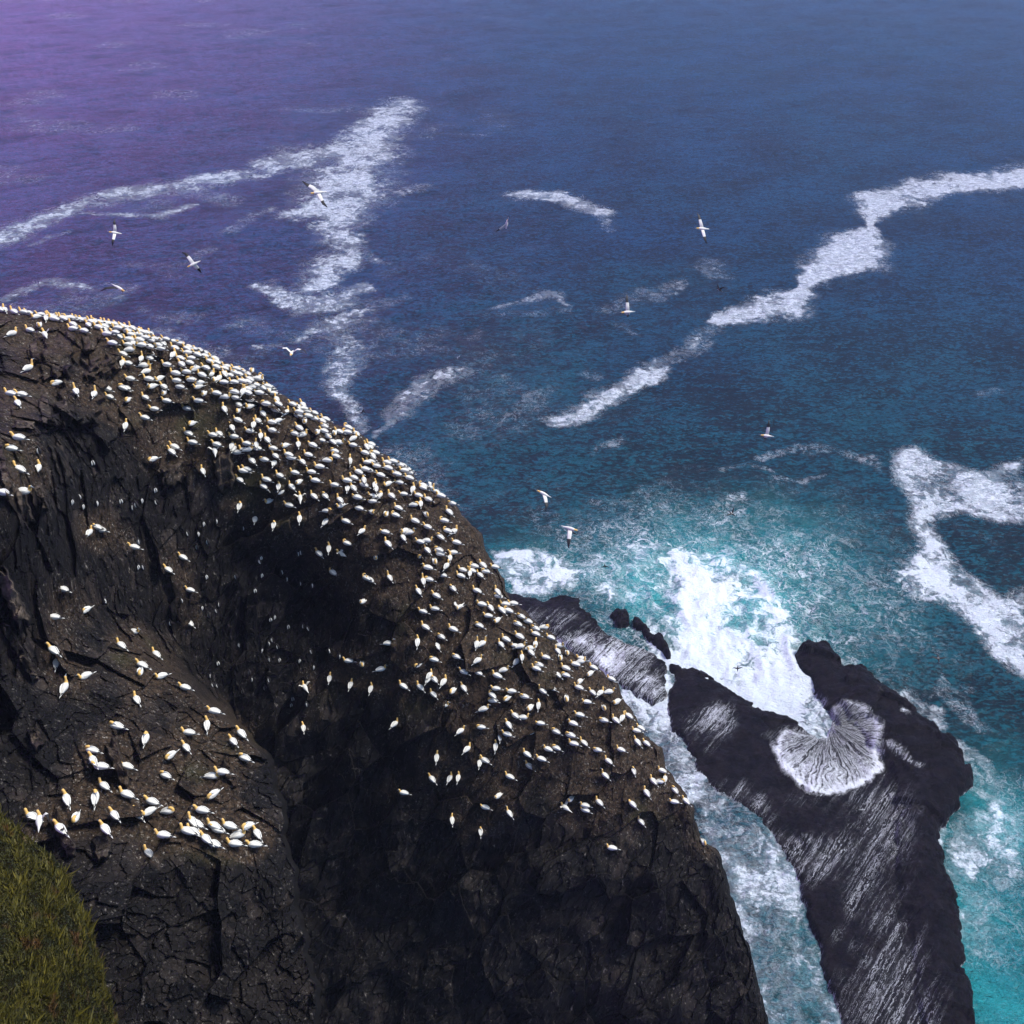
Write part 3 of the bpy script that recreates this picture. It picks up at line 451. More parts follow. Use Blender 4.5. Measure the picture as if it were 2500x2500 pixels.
# the far side of the ridge falls to the sea
ridv = vid[:, 0]; ok = ridv >= 0; base = V[ridv[ok]]; nb_ = ok.sum(); prev = ridv[ok]; back = []; off = len(V); BQ = []
kk = np.concatenate([np.linspace(.02, 1, 26)**1.6])
for j, k in enumerate(kk):
    nz = base.copy(); drop = (base[:, 2]+3)*k; nz[:, 2] -= drop
    away = .5*(1-np.exp(-k*30))+k*12; nz[:, 1] += away; nz[:, 0] += away*nz[:, 0]/nz[:, 1]
    nz += (np.stack([fbm(nz/5, 4, 131), fbm(nz/5, 4, 132), 0*k*nz[:, 0]], -1)*np.array([.4, 2, 0]))*min(1, k*3)
    cur = off+np.arange(nb_); BQ.append(np.stack([prev[1:], prev[:-1], cur[:-1], cur[1:]], -1)[:, ::-1]); back.append(nz); off += nb_; prev = cur
nb2 = len(kk)*nb_
# lower and left hems run down out of sight
hem_last = np.array([vid[i][vid[i] >= 0][-1] for i in range(vid.shape[0]) if (vid[i] >= 0).any()])
hb = V[hem_last].copy(); hb[:, 2] = -4; hid = off+np.arange(len(hb)); BQ.append(np.stack([hem_last[:-1], hem_last[1:], hid[1:], hid[:-1]], -1))
VV = np.concatenate([V]+back+[hb]); QQ = np.concatenate([q]+BQ)
ext = len(VV)-len(V); at_ = lambda a_, d_: np.concatenate([a_, np.full(ext, d_)])
m_cl, nt, p = mat('cliff_rock'); n = N(nt); pos = n.pos(); co = n.attr('colony'); ra_ = n.attr('block'); rb_ = n.attr('chip')
mp = nt.nodes.new('ShaderNodeMapping'); mp.inputs['Rotation'].default_value = (math.radians(18), math.radians(-28), 0); mp.inputs['Scale'].default_value = (1, 1, .3); n.l(pos, mp.inputs[0]); sp = mp.outputs[0]
sl_ = n.attr('slab'); n1 = n.noise(sp, 1.3, 8, .7); n2 = n.noise(pos, 5.0, 6, .75); n3 = n.noise(pos, .25, 3, .5)
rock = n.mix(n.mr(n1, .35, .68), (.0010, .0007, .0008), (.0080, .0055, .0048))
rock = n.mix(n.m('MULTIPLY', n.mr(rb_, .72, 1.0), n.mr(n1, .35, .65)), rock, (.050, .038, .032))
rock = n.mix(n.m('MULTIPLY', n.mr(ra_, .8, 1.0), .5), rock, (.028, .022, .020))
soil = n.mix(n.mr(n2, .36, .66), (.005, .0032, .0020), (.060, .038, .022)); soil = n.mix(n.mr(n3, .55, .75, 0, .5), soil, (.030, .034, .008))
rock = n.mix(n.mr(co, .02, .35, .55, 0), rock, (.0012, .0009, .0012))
cm = n.mr(n.m('ADD', co, n.m('MULTIPLY', n.m('SUBTRACT', n1, .5), .9)), .25, .75); c = n.mix(cm, rock, soil)
gu = n.m('MULTIPLY', n.m('MULTIPLY', n.mr(n.noise(pos, 7.0, 4, .8), .56, .74), n.mr(n1, .35, .6)), n.mr(co, .05, .7, .35, 1.0)); c = n.mix(gu, c, (.50, .46, .40))
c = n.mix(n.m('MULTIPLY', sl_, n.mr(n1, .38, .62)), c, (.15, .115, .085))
gs = n.m('MULTIPLY', n.mr(n.noise(sp, 4.2, 5, .72), .60, .72), .55); c = n.mix(gs, c, (.30, .27, .24))
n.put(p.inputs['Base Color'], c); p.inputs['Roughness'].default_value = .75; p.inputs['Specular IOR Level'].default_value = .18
b = n.bump(n1, .7, .16); b = n.bump(n2, .7, .06, b); b = n.bump(n.vor(sp, 1.6), .2, .06, b); n.put(p.inputs['Normal'], b)
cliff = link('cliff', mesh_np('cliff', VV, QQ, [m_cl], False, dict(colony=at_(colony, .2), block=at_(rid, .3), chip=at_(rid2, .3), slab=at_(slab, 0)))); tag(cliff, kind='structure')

# ------------------------------------------------------------------ GRASS BANK (near, lower left)
def bank_point(u, v):   # u along the brow, v back towards the viewer
    bx_ = np.interp(u, [0, .2, .4, .6, .85, 1], [-160, 0, 132, 215, 285, 310]); by_ = np.interp(u, [0, .2, .4, .6, .85, 1], [1860, 1985, 2095, 2240, 2500, 2700])
    return bx_-v*260, by_+v*640
uu = np.linspace(0, 1, 140); vv_ = np.linspace(0, 1, 90); U, Vv = np.meshgrid(uu, vv_, indexing='ij'); gx_, gy_ = bank_point(U.ravel(), Vv.ravel())
gd = 30-9*Vv.ravel()**.8+1.6*np.exp(-Vv.ravel()*14); gp = at_depth(gx_, gy_, gd); gp[:, 2] += .35*fbm(gp/1.4, 4, 77)
g1 = gp.copy(); ii = np.arange(len(gp)).reshape(140, 90); q = np.stack([ii[:-1, :-1], ii[1:, :-1], ii[1:, 1:], ii[:-1, 1:]], -1).reshape(-1, 4)
sk = gp[ii[:, 0]].copy(); sk[:, 2] -= 25; sk[:, 0] -= 4; sk[:, 1] -= 1; so_i = len(gp)+np.arange(140); q2 = np.stack([so_i[:-1], so_i[1:], ii[1:, 0], ii[:-1, 0]], -1)
m_bk, nt, p = mat('bank_soil'); n = N(nt); n.put(p.inputs['Base Color'], n.mix(n.noise(n.pos(), 3, 5), (.006, .005, .002), (.016, .013, .004))); p.inputs['Roughness'].default_value = 1; p.inputs['Specular IOR Level'].default_value = .05
bank = link('grass_bank', mesh_np('grass_bank', np.concatenate([gp, sk]), np.concatenate([q, q2]), [m_bk])); tag(bank, kind='structure')
nG = 80000; u_ = RNG.random(nG); v_ = RNG.random(nG)**1.5*.8; bxg, byg = bank_point(u_, v_); dg = 30-9*v_**.8+1.6*np.exp(-v_*14); g0 = at_depth(bxg, byg, dg); g0[:, 2] += .35*fbm(g0/1.4, 4, 77)
cl = np.clip(.5+1.1*fbm(g0/.45, 3, 66), 0, 1); hgt = (.03+.34*cl**1.3*RNG.random(nG)); ang = RNG.random(nG)*6.283; ln = RNG.normal(0, .5, (nG, 2))
ax_ = np.stack([np.cos(ang), np.sin(ang), 0*ang], -1)*(.012+.02*RNG.random(nG))[:, None]; tip = np.stack([ln[:, 0], ln[:, 1], np.ones(nG)], -1)*hgt[:, None]
gv = np.stack([g0-ax_, g0+ax_, g0+tip*.65+ax_*.8, g0+tip-ax_*.1], 1).reshape(-1, 3); gq = np.arange(nG*4).reshape(-1, 4)
m_gr, nt, p = mat('grass_blades'); n = N(nt); ga = n.attr('hue'); c = n.mix(ga, (.010, .016, .002), (.14, .115, .005)); n.put(p.inputs['Base Color'], n.mix(n.mr(n.noise(n.pos(), 1.6, 3), .58, .75), c, (.10, .045, .010))); p.inputs['Roughness'].default_value = .7
hue = np.repeat(np.clip(.15+.7*RNG.random(nG)*cl+.25*(cl-.5), 0, 1), 4)
gr = link('grass', mesh_np('grass', gv, gq, [m_gr], False, dict(hue=hue))); tag(gr, 'yellow-green tussock grass on the bank in the lower left corner', 'grass', kind='stuff')

# ------------------------------------------------------------------ BIRD MATERIALS
def plain(name, col, rough=.7, var=.12):
    m, nt, p = mat(name); n = N(nt); c2 = tuple(k*(1-var) for k in col)
    tcn = nt.nodes.new('ShaderNodeTexCoord'); n.put(p.inputs['Base Color'], n.mix(n.noise(tcn.outputs['Object'], 14, 3), c2, col)); p.inputs['Roughness'].default_value = rough; return m
MW = plain('white_plumage', (.72, .71, .655), .8, .10); MY = plain('buff_head_plumage', (.80, .50, .15), .8, .2); MK = plain('black_wing_tip', (.012, .010, .012), .6, .4)
MB = plain('grey_blue_bill', (.22, .25, .29), .45, .2); MG = plain('grey_gull_back', (.30, .31, .34), .8, .1); MD = plain('dark_brown_plumage', (.016, .013, .014), .7, .3)
BM = [MW, MY, MK, MB, MG, MD]
class Build:
    def __init__(s): s.v = []; s.f = []; s.m = []
    def loft(s, rings, mats, n=10, cap=True):
        # rings: (centre, side vector, up vector); mats: one index per span
        b0 = len(s.v)
        for c, a, u in rings:
            for k in range(n):
                t = 2*math.pi*k/n; s.v.append(tuple(np.asarray(c)+np.asarray(a)*math.cos(t)+np.asarray(u)*math.sin(t)))
        for i in range(len(rings)-1):
            for k in range(n):
                j = (k+1) % n; s.f.append((b0+i*n+k, b0+i*n+j, b0+(i+1)*n+j, b0+(i+1)*n+k)); s.m.append(mats[i])
        if cap:
            for r, mi in ((0, mats[0]), (len(rings)-1, mats[-1])):
                c = len(s.v); s.v.append(tuple(rings[r][0]))
                for k in range(n):
                    j = (k+1) % n; a_, b_ = b0+r*n+k, b0+r*n+j; s.f.append((c, b_, a_) if r == 0 else (c, a_, b_)); s.m.append(mi)
    def mesh(s, name, mats=None, smooth=True):
        me = bpy.data.meshes.new(name); me.from_pydata(s.v, [], s.f)
        for m in (mats or BM): me.materials.append(m)
        me.polygons.foreach_set('material_index', s.m); me.polygons.foreach_set('use_smooth', [smooth]*len(s.f)); me.update(); return me
def tube(s, pts, rad, mats, n=10, flat=1.0):
    # pts: centre line; rad: (side, up) radii
    P_ = [np.array(q_, float) for q_ in pts]; rings = []; side = None
    for i, c in enumerate(P_):
        t = P_[min(i+1, len(P_)-1)]-P_[max(i-1, 0)]; t /= np.linalg.norm(t)+1e-9
        ref = np.array([0, 1., 0]) if side is None else side
        sd_ = ref-t*ref.dot(t); sd_ /= np.linalg.norm(sd_)+1e-9; side = sd_; u = np.cross(t, sd_); r = rad[i]
        rings.append((c, sd_*r[0], u*r[1]))
    s.loft(rings, mats, n)
def sitting(pose='n', mirror=1):
    """gannet, tail at -X, bill at +X, standing on z=0; about 0.92 m"""
    b = Build(); lift = .12 if pose in 'uw' else .05
    pts = [(-.58, 0, lift+.07), (-.46, 0, lift+.09), (-.30, 0, lift+.10), (-.18, 0, lift+.125), (-.05, 0, lift+.14), (.08, 0, lift+.15), (.17, 0, lift+.165), (.235, 0, lift+.20)]
    rad = [(.008, .006), (.030, .012), (.060, .042), (.115, .088), (.150, .130), (.152, .140), (.128, .128), (.088, .092)]; ms = [0]*7
    if pose == 't':      # head laid back between the wings
        nk = [(.25, 0, lift+.25), (.22, .01, lift+.31), (.15, .02*mirror, lift+.315), (.08, .035*mirror, lift+.30), (.02, .05*mirror, lift+.285), (-.09, .075*mirror, lift+.265)]
        nr_ = [(.066, .068), (.062, .062), (.064, .060), (.055, .052), (.020, .020), (.004, .004)]; nm = [1, 1, 1, 1, 3, 3]
    elif pose == 'u':
        nk = [(.27, 0, lift+.27), (.285, 0, lift+.36), (.30, 0, lift+.44), (.335, .005*mirror, lift+.485), (.385, .01*mirror, lift+.49), (.50, .02*mirror, lift+.50)]
        nr_ = [(.064, .066), (.053, .053), (.051, .053), (.055, .055), (.024, .024), (.005, .005)]; nm = [1, 1, 1, 1, 3, 3]
    elif pose == 'p':    # preening, bill turned down and back to one side
        nk = [(.27, 0, lift+.26), (.28, .03*mirror, lift+.33), (.24, .09*mirror, lift+.355), (.17, .13*mirror, lift+.32), (.12, .15*mirror, lift+.27), (.05, .165*mirror, lift+.20)]
        nr_ = [(.056, .058), (.046, .046), (.046, .046), (.043, .042), (.018, .018), (.004, .004)]; nm = [1, 1, 1, 1, 3, 3]
    else:
        nk = [(.265, 0, lift+.255), (.27, .006*mirror, lift+.32), (.285, .02*mirror, lift+.375), (.325, .035*mirror, lift+.395), (.37, .05*mirror, lift+.375), (.47, .08*mirror, lift+.335)]
        nr_ = [(.068, .070), (.058, .058), (.058, .060), (.057, .055), (.024, .024), (.005, .005)]; nm = [1, 1, 1, 1, 3, 3]
    tube(b, pts+nk, rad+nr_, ms+nm, 12)
    if pose == 'w':      # wings half raised
        for sg in (1, -1):
            root = np.array([.12, sg*.09, lift+.2]); tube_w(b, [root, root+(.02, sg*.20, .16), root+(-.10, sg*.30, .20), root+(-.30, sg*.34, .13), root+(-.46, sg*.33, .05)], [.17, .20, .17, .12, .03], [0, 0, 2, 2])
    else:
        for sg in (1, -1):
            o = sg*.008
            c = [(.17, sg*.085, lift+.19), (.07, sg*.115, lift+.19), (-.08, sg*.112, lift+.185), (-.22, sg*.080, lift+.165), (-.33, sg*.045+o, lift+.142), (-.43, sg*.012+o, lift+.128), (-.49, -sg*.02, lift+.120)]
            r = [(.014, .03), (.034, .085), (.040, .098), (.034, .072), (.022, .034), (.013, .018), (.003, .004)]
            tube(b, c, r, [0, 0, 0, 0, 2, 2], 8)
    for sg in (1, -1):   # feet
        tube(b, [(.03, sg*.05, lift+.05), (.035, sg*.055, .02), (.10, sg*.065, -.01)], [(.016, .016), (.011, .011), (.028, .006)], [5, 5], 6)
    return b
def tube_w(b, pts, chord, mats, thick=.012, n=8, cdir=(-1., 0, 0)):
    """thin feathered wing: pts along the leading third, chord along cdir"""
    rings = []; cd = np.array(cdir)
    for i, c in enumerate(pts):
        t = np.asarray(pts[min(i+1, len(pts)-1)], float)-np.asarray(pts[max(i-1, 0)], float); t /= np.linalg.norm(t)+1e-9
        a = cd-t*cd.dot(t); a /= np.linalg.norm(a)+1e-9; u = np.cross(t, a)
        rings.append((np.asarray(c, float)+a*chord[i]*.28, a*chord[i]*.5, u*thick*(.4+chord[i]/.2*.6)))
    b.loft(rings, mats, n)
SIT = {}
for ps in 'nutpw':
    for mr_ in (1, -1): SIT[ps, mr_] = sitting(ps, mr_).mesh('gannet_'+{'n': 'sitting', 'u': 'upright', 't': 'sleeping', 'p': 'preening', 'w': 'flapping'}[ps])
# ------------------------------------------------------------------ PLACE THE COLONY
HD = {'W': (-1, .2), 'NW': (-.8, .55), 'N': (-.08, 1), 'NE': (.7, .65), 'E': (1, .1), 'SE': (.7, -.6), 'S': (.1, -1), 'SW': (-.75, -.55)}
def ground(x, y):
    x = np.atleast_1d(np.asarray(x, float)); y = np.atleast_1d(np.asarray(y, float)); t, a = ridge_t(x, y)
    sh = np.maximum(0, 5-t); x = x-.6*sh; y = y+.8*sh; D = cliff_depth(x, y)[0]; return x, y, D-.24
gx_, gy_, gD = ground(BX, BY+6)
gP = at_depth(gx_, gy_, gD)
order = np.argsort(gD)           # nearest first
indiv = set(order[:300].tolist())
WORDS = ['first', 'second', 'third', 'fourth', 'fifth', 'sixth', 'seventh', 'eighth', 'ninth', 'tenth', 'eleventh', 'twelfth', 'thirteenth', 'fourteenth', 'fifteenth', 'sixteenth', 'seventeenth', 'eighteenth', 'nineteenth', 'twentieth']+['twenty-'+w_ for w_ in ('first', 'second', 'third', 'fourth', 'fifth', 'sixth', 'seventh', 'eighth', 'ninth')]+['far']*40
ZN = [(110,2010,'beside the grass bank'),(250,2020,'on the bottom left ledge'),(300,1930,'above the bottom left ledge'),(380,2040,'low left of the pit'),(510,2030,'in the huddle by the pit'),(600,2040,'on the tip beside the pit'),(510,1960,'just above the pit huddle'),
 (250,1860,'in the lower left cluster'),(420,1890,'on the stony lower rib'),(470,1800,'on the lower left rib'),(580,1800,'at the lower rib end'),(330,1790,'above the lower left cluster'),(160,1670,'on the left wall low down'),(330,1620,'on the dark left slope'),(420,1670,'right on the dark slope'),(150,1490,'on the left grey slabs'),(240,1400,'high on the dark left slope'),(430,1400,'mid dark face'),
 (60,1100,'on the left buttress ledge'),(40,1210,'on the left edge block'),(230,1290,'in the upper dark trio'),(60,960,'on the upper left wall'),(70,900,'under the top left brow'),(170,950,'on the brown wall under the brow'),(250,960,'on the brow shelf, left part'),(330,960,'on the brow shelf, right part'),(380,1090,'above the dark overhang'),(90,810,'below the top left skyline'),(30,760,'far left on the skyline'),(130,765,'on the skyline, top left'),(220,790,'on the skyline near top left'),
 (300,840,'behind the brow'),(360,900,'below the crowded ridge'),(430,960,'in thin rows under the crowd'),(450,880,'at the crowded ridge fringe'),(520,1020,'in the mossy boulder row'),(560,1100,'around the jutting grey block'),(480,1180,'on the rim of the overhang'),(640,1120,'on the upper middle slope'),(660,1210,'in the row above the cave'),(730,1220,'right of the cave'),(790,1380,'on the rim of the cave'),(850,1290,'left of the skyline dip'),(880,1200,'under the middle skyline'),
 (980,1420,'between cave and shoulder'),(1050,1480,'on the shoulder'),(1060,1400,'left of the bare brow'),(1180,1390,'near the bare brow'),(900,1520,'in the dark beside the cave'),(820,1640,'on the black wall, upper row'),(740,1760,'alone on the black wall'),(960,1680,'at the top of the black wall'),(1050,1670,'in the row above black rock'),(1080,1570,'above the black wall'),(1200,1600,'on the mid right slope'),(1230,1700,'on the right slope, upper part'),(1320,1640,'near the right edge'),(1350,1700,'row below the right edge'),(1220,1790,'on the right slope, middle part'),(1100,1850,'at the foot of the black wall'),(1120,1950,'low on the black wall'),(1280,1870,'on the right slope, lower part'),(1420,1820,'on the lower right slope'),(1400,1950,'low at the cliff right'),(1520,1750,'right edge above the surf'),(1580,1850,'lower right edge over surf'),(1660,1960,'last ledge above the foam'),(1730,2060,'at the cliff bottom tip')]
zc = np.array([(z_[0], z_[1]) for z_ in ZN], float); zone = [int(np.argmin((zc[:, 0]-BX[i])**2+(zc[:, 1]-BY[i])**2)) for i in range(len(BX))]
FACE = {'W': 'facing left', 'NW': 'facing up left', 'N': 'facing away', 'NE': 'facing up right', 'E': 'facing right', 'SE': 'facing down right', 'S': 'facing the viewer', 'SW': 'facing down left'}
POSE = {'n': 'sitting', 'u': 'standing tall', 't': 'sleeping', 'p': 'preening', 'w': 'flapping'}
rest = Build(); posev = []
for i, (bx_, by_, hd, ps) in enumerate(birds):
    if ps == 'n' and i not in indiv:
        r_ = random.random()
        ps = 'p' if r_ < .12 else ('t' if r_ > .93 else 'n')
    posev.append(ps)
byz = {}
for i in indiv: byz.setdefault((zone[i], birds[i][2], posev[i]), []).append(i)
lab = {}
for (z_, hd, ps), L in byz.items():
    L.sort(key=lambda i: BX[i])
    for r_, i in enumerate(L):
        s_ = f"{'first' if len(L) == 1 else WORDS[r_]} "
        core = f"gannet {POSE[ps]}, {FACE[hd]}, {ZN[z_][2]}"
        lab[i] = ('white '+core) if len(L) == 1 else f"{WORDS[r_]} from left, white "+core
def world_dir(hd, jitter):
    hx, hy = HD[hd]; a = math.atan2(hy/.62, hx)+jitter; return a
for i, (bx_, by_, hd, _) in enumerate(birds):
    if i not in indiv and ridge_t(np.array([bx_]), np.array([by_]))[0][0] < 3 and random.random() < .38: continue
    ps = posev[i]; mr_ = random.choice((1, -1)); yaw = world_dir(hd, random.uniform(-.22, .22)); sc = random.uniform(.93, 1.06)
    P0 = Vector(gP[i]); tilt = random.uniform(-.10, .16)
    M = Matrix.Translation(P0+Vector((0, 0, -.02))) @ Matrix.Rotation(yaw, 4, 'Z') @ Matrix.Rotation(-tilt, 4, 'Y') @ Matrix.Scale(sc, 4)
    if i in indiv:
        o = link('gannet', SIT[ps, mr_]); o.matrix_world = M; tag(o, lab[i], 'gannet', 'gannets nesting on the cliff')
    else:
        me = SIT[ps, mr_]; b0 = len(rest.v); rest.v += [tuple(M @ v.co) for v in me.vertices]
        rest.f += [tuple(b0+k for k in pl.vertices) for pl in me.polygons]; rest.m += [pl.material_index for pl in me.polygons]
crowd = link('gannet_crowd', rest.mesh('gannet_crowd')); tag(crowd, 'dense crowd of white gannets packed along the ridge and skyline', 'gannets', kind='stuff')

# ------------------------------------------------------------------ MURRES on the dark face
b = Build()
tube(b, [(-.02, 0, -.02), (-.03, 0, .06), (-.02, 0, .16), (0, 0, .26), (.02, 0, .33), (.04, 0, .38), (.085, 0, .395), (.15, 0, .39)], [(.015, .012), (.055, .05), (.078, .072), (.066, .060), (.038, .038), (.036, .038), (.014, .016), (.003, .003)], [5]*7, 10)
tube(b, [(.03, .045, .03), (.058, .058, .10), (.066, .056, .19), (.052, .04, .27), (.04, .02, .31)], [(.008, .006), (.030, .026), (.032, .028), (.022, .018), (.004, .004)], [0]*4, 8)
tube(b, [(.03, -.045, .03), (.058, -.058, .10), (.066, -.056, .19), (.052, -.04, .27), (.04, -.02, .31)], [(.008, .006), (.030, .026), (.032, .028), (.022, .018), (.004, .004)], [0]*4, 8)
mur = b.mesh('murre'); mx_, my_, mD = ground([m_[0] for m_ in MUR], [m_[1]+3 for m_ in MUR]); mP = at_depth(mx_, my_, mD+.05)
MZ = [(560,1480,'in the cave mouth'),(680,1560,'under the cave roof'),(780,1570,'right of the cave mouth'),(600,1650,'on the wall under the cave'),(720,1700,'low on the wall under the cave'),(480,1250,'on the dark face below the overhang'),(340,1230,'on the upper dark face'),(540,1310,'high on the dark face'),(640,1400,'on the upper rim of the cave'),(740,1380,'on the right rim of the cave'),(760,1440,'below the right rim of the cave'),(240,1240,'below the brown wall'),(110,1120,'beside the left buttress'),(340,1390,'left on the dark face'),(500,1420,'mid height on the dark face'),(430,1500,'on the dark face by the left slope'),(280,1470,'at the top of the left slope')]
gz = {}
for i, (x_, y_) in enumerate(MUR): gz.setdefault(min(range(len(MZ)), key=lambda k: (MZ[k][0]-x_)**2+(MZ[k][1]-y_)**2), []).append(i)
for z_, L in gz.items():
    L.sort(key=lambda i: MUR[i][0])
    for r_, i in enumerate(L):
        o = link('murre', mur); o.location = Vector(mP[i]); o.rotation_euler = (0, random.uniform(-.15, .15), random.uniform(-1.2, .9)+(math.pi if random.random() < .4 else 0)); o.scale = (1.15,)*3
        tag(o, (WORDS[r_]+' from left, small' if len(L) > 1 else 'small')+' dark white-bellied seabird '+MZ[z_][2], 'murre', 'murres perched on the dark face')

# ------------------------------------------------------------------ FLYING BIRDS
def cdirv(ax, ay, az=0.0): v = RT*ax-UP*ay-FW*az; return v/np.linalg.norm(v)      # image right, image down, towards the viewer
def flyer(name, x, y, depth, head, wl, wr, label, cat, kind='gannet', belly=False, dark=False):
    """head: (dx, dy, toward); wl / wr: list of three (dx, dy, toward) direction steps of the wing (arm, hand, tip)"""
    b = Build(); f = cdirv(*head); sc = {'gannet': 1.0, 'murre': .52, 'gull': .62}[kind]
    L = {'gannet': .92, 'murre': .80, 'gull': .62}[kind]; c0 = np.zeros(3)
    side = None; a1 = cdirv(*wl[0]); a2 = cdirv(*wr[0]); sd_ = a1-a2; sd_ = sd_-f*sd_.dot(f); sd_ /= np.linalg.norm(sd_)+1e-9
    prof = [(-.50, .004, .004), (-.42, .030, .010), (-.30, .040, .028), (-.18, .068, .058), (-.02, .085, .078), (.12, .080, .075), (.22, .058, .056), (.29, .042, .042), (.35, .043, .042), (.39, .036, .034), (.42, .016, .016), (.52, .003, .003)]
    mm = {'gannet': [0, 0, 0, 0, 0, 0, 1, 1, 1, 3, 3], 'murre': [5, 5, 5, 5, 5, 5, 5, 5, 5, 3, 3], 'gull': [0, 0, 0, 0, 0, 0, 0, 0, 0, 1, 1]}[kind]
    up = np.cross(f, sd_); rings = []
    for t, r1_, r2_ in prof:
        bend = -UP*0 ; rings.append((f*t*L, sd_*r1_*1.0, up*r2_*1.0))
    b.loft(rings, mm, 10)
    span = {'gannet': (.34, .34, .26), 'murre': (.22, .26, .20), 'gull': (.26, .34, .28)}[kind]
    ch = {'gannet': (.21, .20, .175, .15, .035), 'murre': (.15, .15, .13, .10, .02), 'gull': (.18, .18, .15, .11, .02)}[kind]
    wm = {'gannet': [0, 0, 2, 2], 'murre': [5, 5, 5, 5], 'gull': [4, 4, 4, 2]}[kind]
    if dark: wm = [5, 2, 2, 2]
    for W in (wl, wr):
        p0 = f*.06*L; pts = [p0]; ds = [cdirv(*q_) for q_ in W]
        pts.append(pts[-1]+ds[0]*span[0]); pts.append(pts[-1]+ds[1]*span[1]*.5); pts.append(pts[-1]+ds[1]*span[1]*.5); pts.append(pts[-1]+ds[2]*span[2])
        tube_w(b, pts, ch, wm, .013, 8, tuple(-f))
    if kind == 'murre':
        tube(b, [-f*.3*L-up*.03*(1 if up.dot(FW) > 0 else -1)*-1, -f*.15*L, f*.02*L, f*.15*L], [(.02, .01), (.06, .075), (.08, .085), (.04, .06)], [0, 0, 0], 8) if belly else None
    me = b.mesh(name); o = link(name, me); o.location = Vector(at_depth(np.array(x), np.array(y), np.array(depth))); o.scale = ({'gannet': 1.06, 'murre': .74, 'gull': .9}[kind],)*3
    tag(o, label, cat, 'birds flying over the sea'); return o
fl = flyer
fl('flying_gannet', 776, 470, 58, (-1, .22, .3), [(-.75, -.62, .2), (-.85, -.5, 0), (-.75, -.8, -.2)], [(.45, .9, .2), (.5, .85, 0), (.85, .6, -.3)], 'large gannet gliding with wings spread at the top left of the sea', 'gannet')
fl('flying_gannet', 280, 568, 78, (-.9, -.05, .4), [(.12, -1, .3), (.05, -1, .3), (.2, -1, -.4)], [(-.05, 1, .3), (-.1, 1, .3), (-.05, 1, -.4)], 'small gannet gliding with vertical wings above the left end of the ridge', 'gannet')
fl('flying_gannet', 472, 645, 66, (-.9, .5, .2), [(-.5, -.75, .2), (-.55, -.8, .1), (-.9, -.55, -.1)], [(.5, .55, -1.6), (.5, .5, -1.8), (.4, .6, -1.5)], 'gannet banking with one black-tipped wing raised up left, above the ridge', 'gannet')
fl('flying_gannet', 290, 703, 58, (.85, .5, .2), [(-.95, .05, .5), (-1, .22, .3), (-.95, .45, 0)], [(-.35, -.3, -1.8), (-.2, .2, -1.8), (-.4, .2, -1.4)], 'gannet with a broad dark wing just above the ridge at left', 'gannet', dark=True)
fl('flying_gannet', 712, 862, 56, (0, .55, 1.1), [(-.9, -.9, .2), (-1, .05, .2), (-.8, .65, .2)], [(.85, -.55, .2), (1, .15, .2), (.75, .75, .2)], 'gannet flying head-on with arched wings above the crowded ridge', 'gannet')
fl('flying_gull', 1237, 547, 62, (.15, -.95, .4), [(-.9, .75, .2), (-.9, .7, .1), (-.8, .5, 0)], [(.3, -.7, 1.4), (.3, -.8, 1.2), (.3, -.8, 1.0)], 'small pale gull flying over open water at the upper middle', 'gull', 'gull')
fl('flying_gannet', 1714, 558, 66, (-.95, .02, .3), [(-.3, -1, .2), (-.2, -1, 0), (-.3, -1, -.2)], [(.25, 1, .2), (.3, 1, 0), (.5, .9, -.2)], 'white gannet with long wings spread top to bottom, upper right sea', 'gannet')
fl('flying_murre', 1756, 707, 78, (.85, .6, .1), [(-.35, -.9, .3), (-.3, -.9, 0), (-.2, -.9, 0)], [(.6, -.35, .8), (.8, -.3, .6), (.9, -.3, .4)], 'dark seabird with white belly beside a thin foam patch, upper right', 'murre', 'murre', True)
fl('flying_gannet', 1532, 762, 62, (-.95, .12, .3), [(-.05, -1, .3), (-.05, -1, .1), (.15, -1, 0)], [(.3, .25, -1.8), (.3, .2, -1.8), (.3, .2, -1.6)], 'gannet with one wing straight up beside the broken foam, right of centre', 'gannet')
fl('flying_gannet', 1872, 1064, 66, (-.95, -.1, .2), [(.1, -1, .4), (.1, -1, .4), (.15, -1, .2)], [(.2, .3, -1.9), (.2, .3, -1.8), (.2, .2, -1.8)], 'gannet flying left over dark teal water below the foam ribbon', 'gannet')
fl('flying_gannet', 1327, 1205, 58, (-.85, -.42, .2), [(.3, .95, .3), (.2, 1, .3), (-.1, 1, .2)], [(-.6, -.3, -1.2), (-.9, -.25, -.6), (-.9, -.25, -.6)], 'gannet wheeling with wing down, upper of two near the ridge', 'gannet')
fl('flying_gannet', 1392, 1290, 54, (.95, .28, .2), [(-.12, 1, .4), (-.18, 1, .3), (-.15, 1, .1)], [(.35, .5, -1.4), (.5, .5, -1.2), (.6, .4, -1.0)], 'gannet flying right with dark drooping wing, lower of two near the ridge', 'gannet')
fl('flying_murre', 1787, 1254, 74, (.7, .5, .2), [(.25, -.95, .3), (.15, -.95, .2), (.2, -.9, 0)], [(-.85, .25, .5), (-.9, .2, .4), (-.9, .3, .2)], 'dark seabird with white rump above the teal water by the breaker', 'murre', 'murre', True)
fl('flying_murre', 1801, 1632, 95, (-.1, .95, .2), [(-.95, -.2, .3), (-.95, -.3, .1), (-.9, .3, 0)], [(.95, -.3, .3), (.95, -.3, .1), (.95, .3, 0)], 'dark seabird flying over the brightest white surf', 'murre', 'murre')
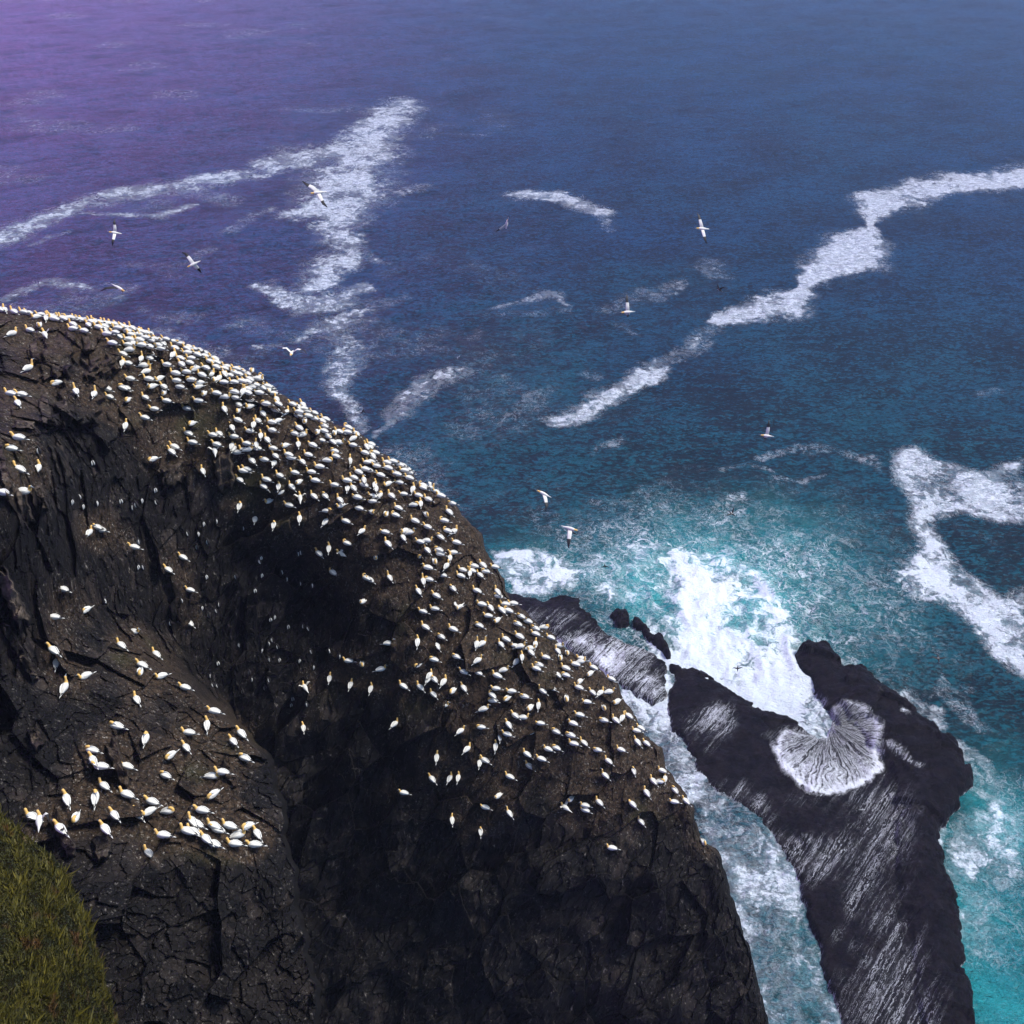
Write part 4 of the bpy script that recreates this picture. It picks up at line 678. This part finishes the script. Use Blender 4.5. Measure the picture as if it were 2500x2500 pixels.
fl('flying_murre', 2291, 1608, 68, (0, .9, .5), [(-.95, -.2, .2), (-.95, -.35, .1), (-.9, -.5, 0)], [(.95, -.2, .2), (.95, -.2, .1), (.9, -.4, 0)], 'black seabird with open wings over dark green water at right', 'murre', 'murre', True)
fl('flying_murre', 886, 1003, 100, (.4, -.8, .3), [(-.6, .8, .2), (-.6, .8, .1), (-.6, .8, 0)], [(.6, .5, .4), (.7, .6, .3), (.8, .6, .2)], 'small dark seabird just off the ridge skyline, by the foam', 'murre', 'murre')
fl('flying_murre', 1477, 1382, 110, (-.2, -.9, .3), [(-.8, .3, .2), (-.8, .3, .1), (-.8, .4, 0)], [(.8, .3, .2), (.8, .2, .1), (.8, .4, 0)], 'tiny dark seabird over the foam left of the breaker', 'murre', 'murre')
fl('flying_murre', 2148, 1680, 105, (-.6, .6, .3), [(-.6, -.8, .2), (-.6, -.8, .1), (-.6, -.8, 0)], [(.7, .6, .2), (.8, .6, .1), (.8, .6, 0)], 'small dark seabird over the right edge of the black rock shelf', 'murre', 'murre')

# ------------------------------------------------------------------ HAZE (sea air)
HAZE = 0.00018
if HAZE > 0:
    x0, x1, y0, y1, z0, z1 = -1400, 1400, -300, 2600, -6, H+6
    hv = [(x_, y_, z_) for z_ in (z0, z1) for y_ in (y0, y1) for x_ in (x0, x1)]
    hf = [(0, 2, 3, 1), (4, 5, 7, 6), (0, 1, 5, 4), (2, 6, 7, 3), (0, 4, 6, 2), (1, 3, 7, 5)]
    hm = bpy.data.meshes.new('haze'); hm.from_pydata(hv, [], hf); m = bpy.data.materials.new('sea_haze'); m.use_nodes = True; nt = m.node_tree; nt.nodes.clear()
    out = nt.nodes.new('ShaderNodeOutputMaterial'); pv = nt.nodes.new('ShaderNodeVolumePrincipled'); nt.links.new(pv.outputs[0], out.inputs['Volume'])
    pv.inputs['Color'].default_value = (.66, .76, 1.0, 1); pv.inputs['Density'].default_value = HAZE; pv.inputs['Anisotropy'].default_value = .1
    hm.materials.append(m); hz = link('haze', hm); tag(hz, kind='stuff')
print('birds', len(birds), 'murres', len(MUR), 'cliff verts', len(VV))
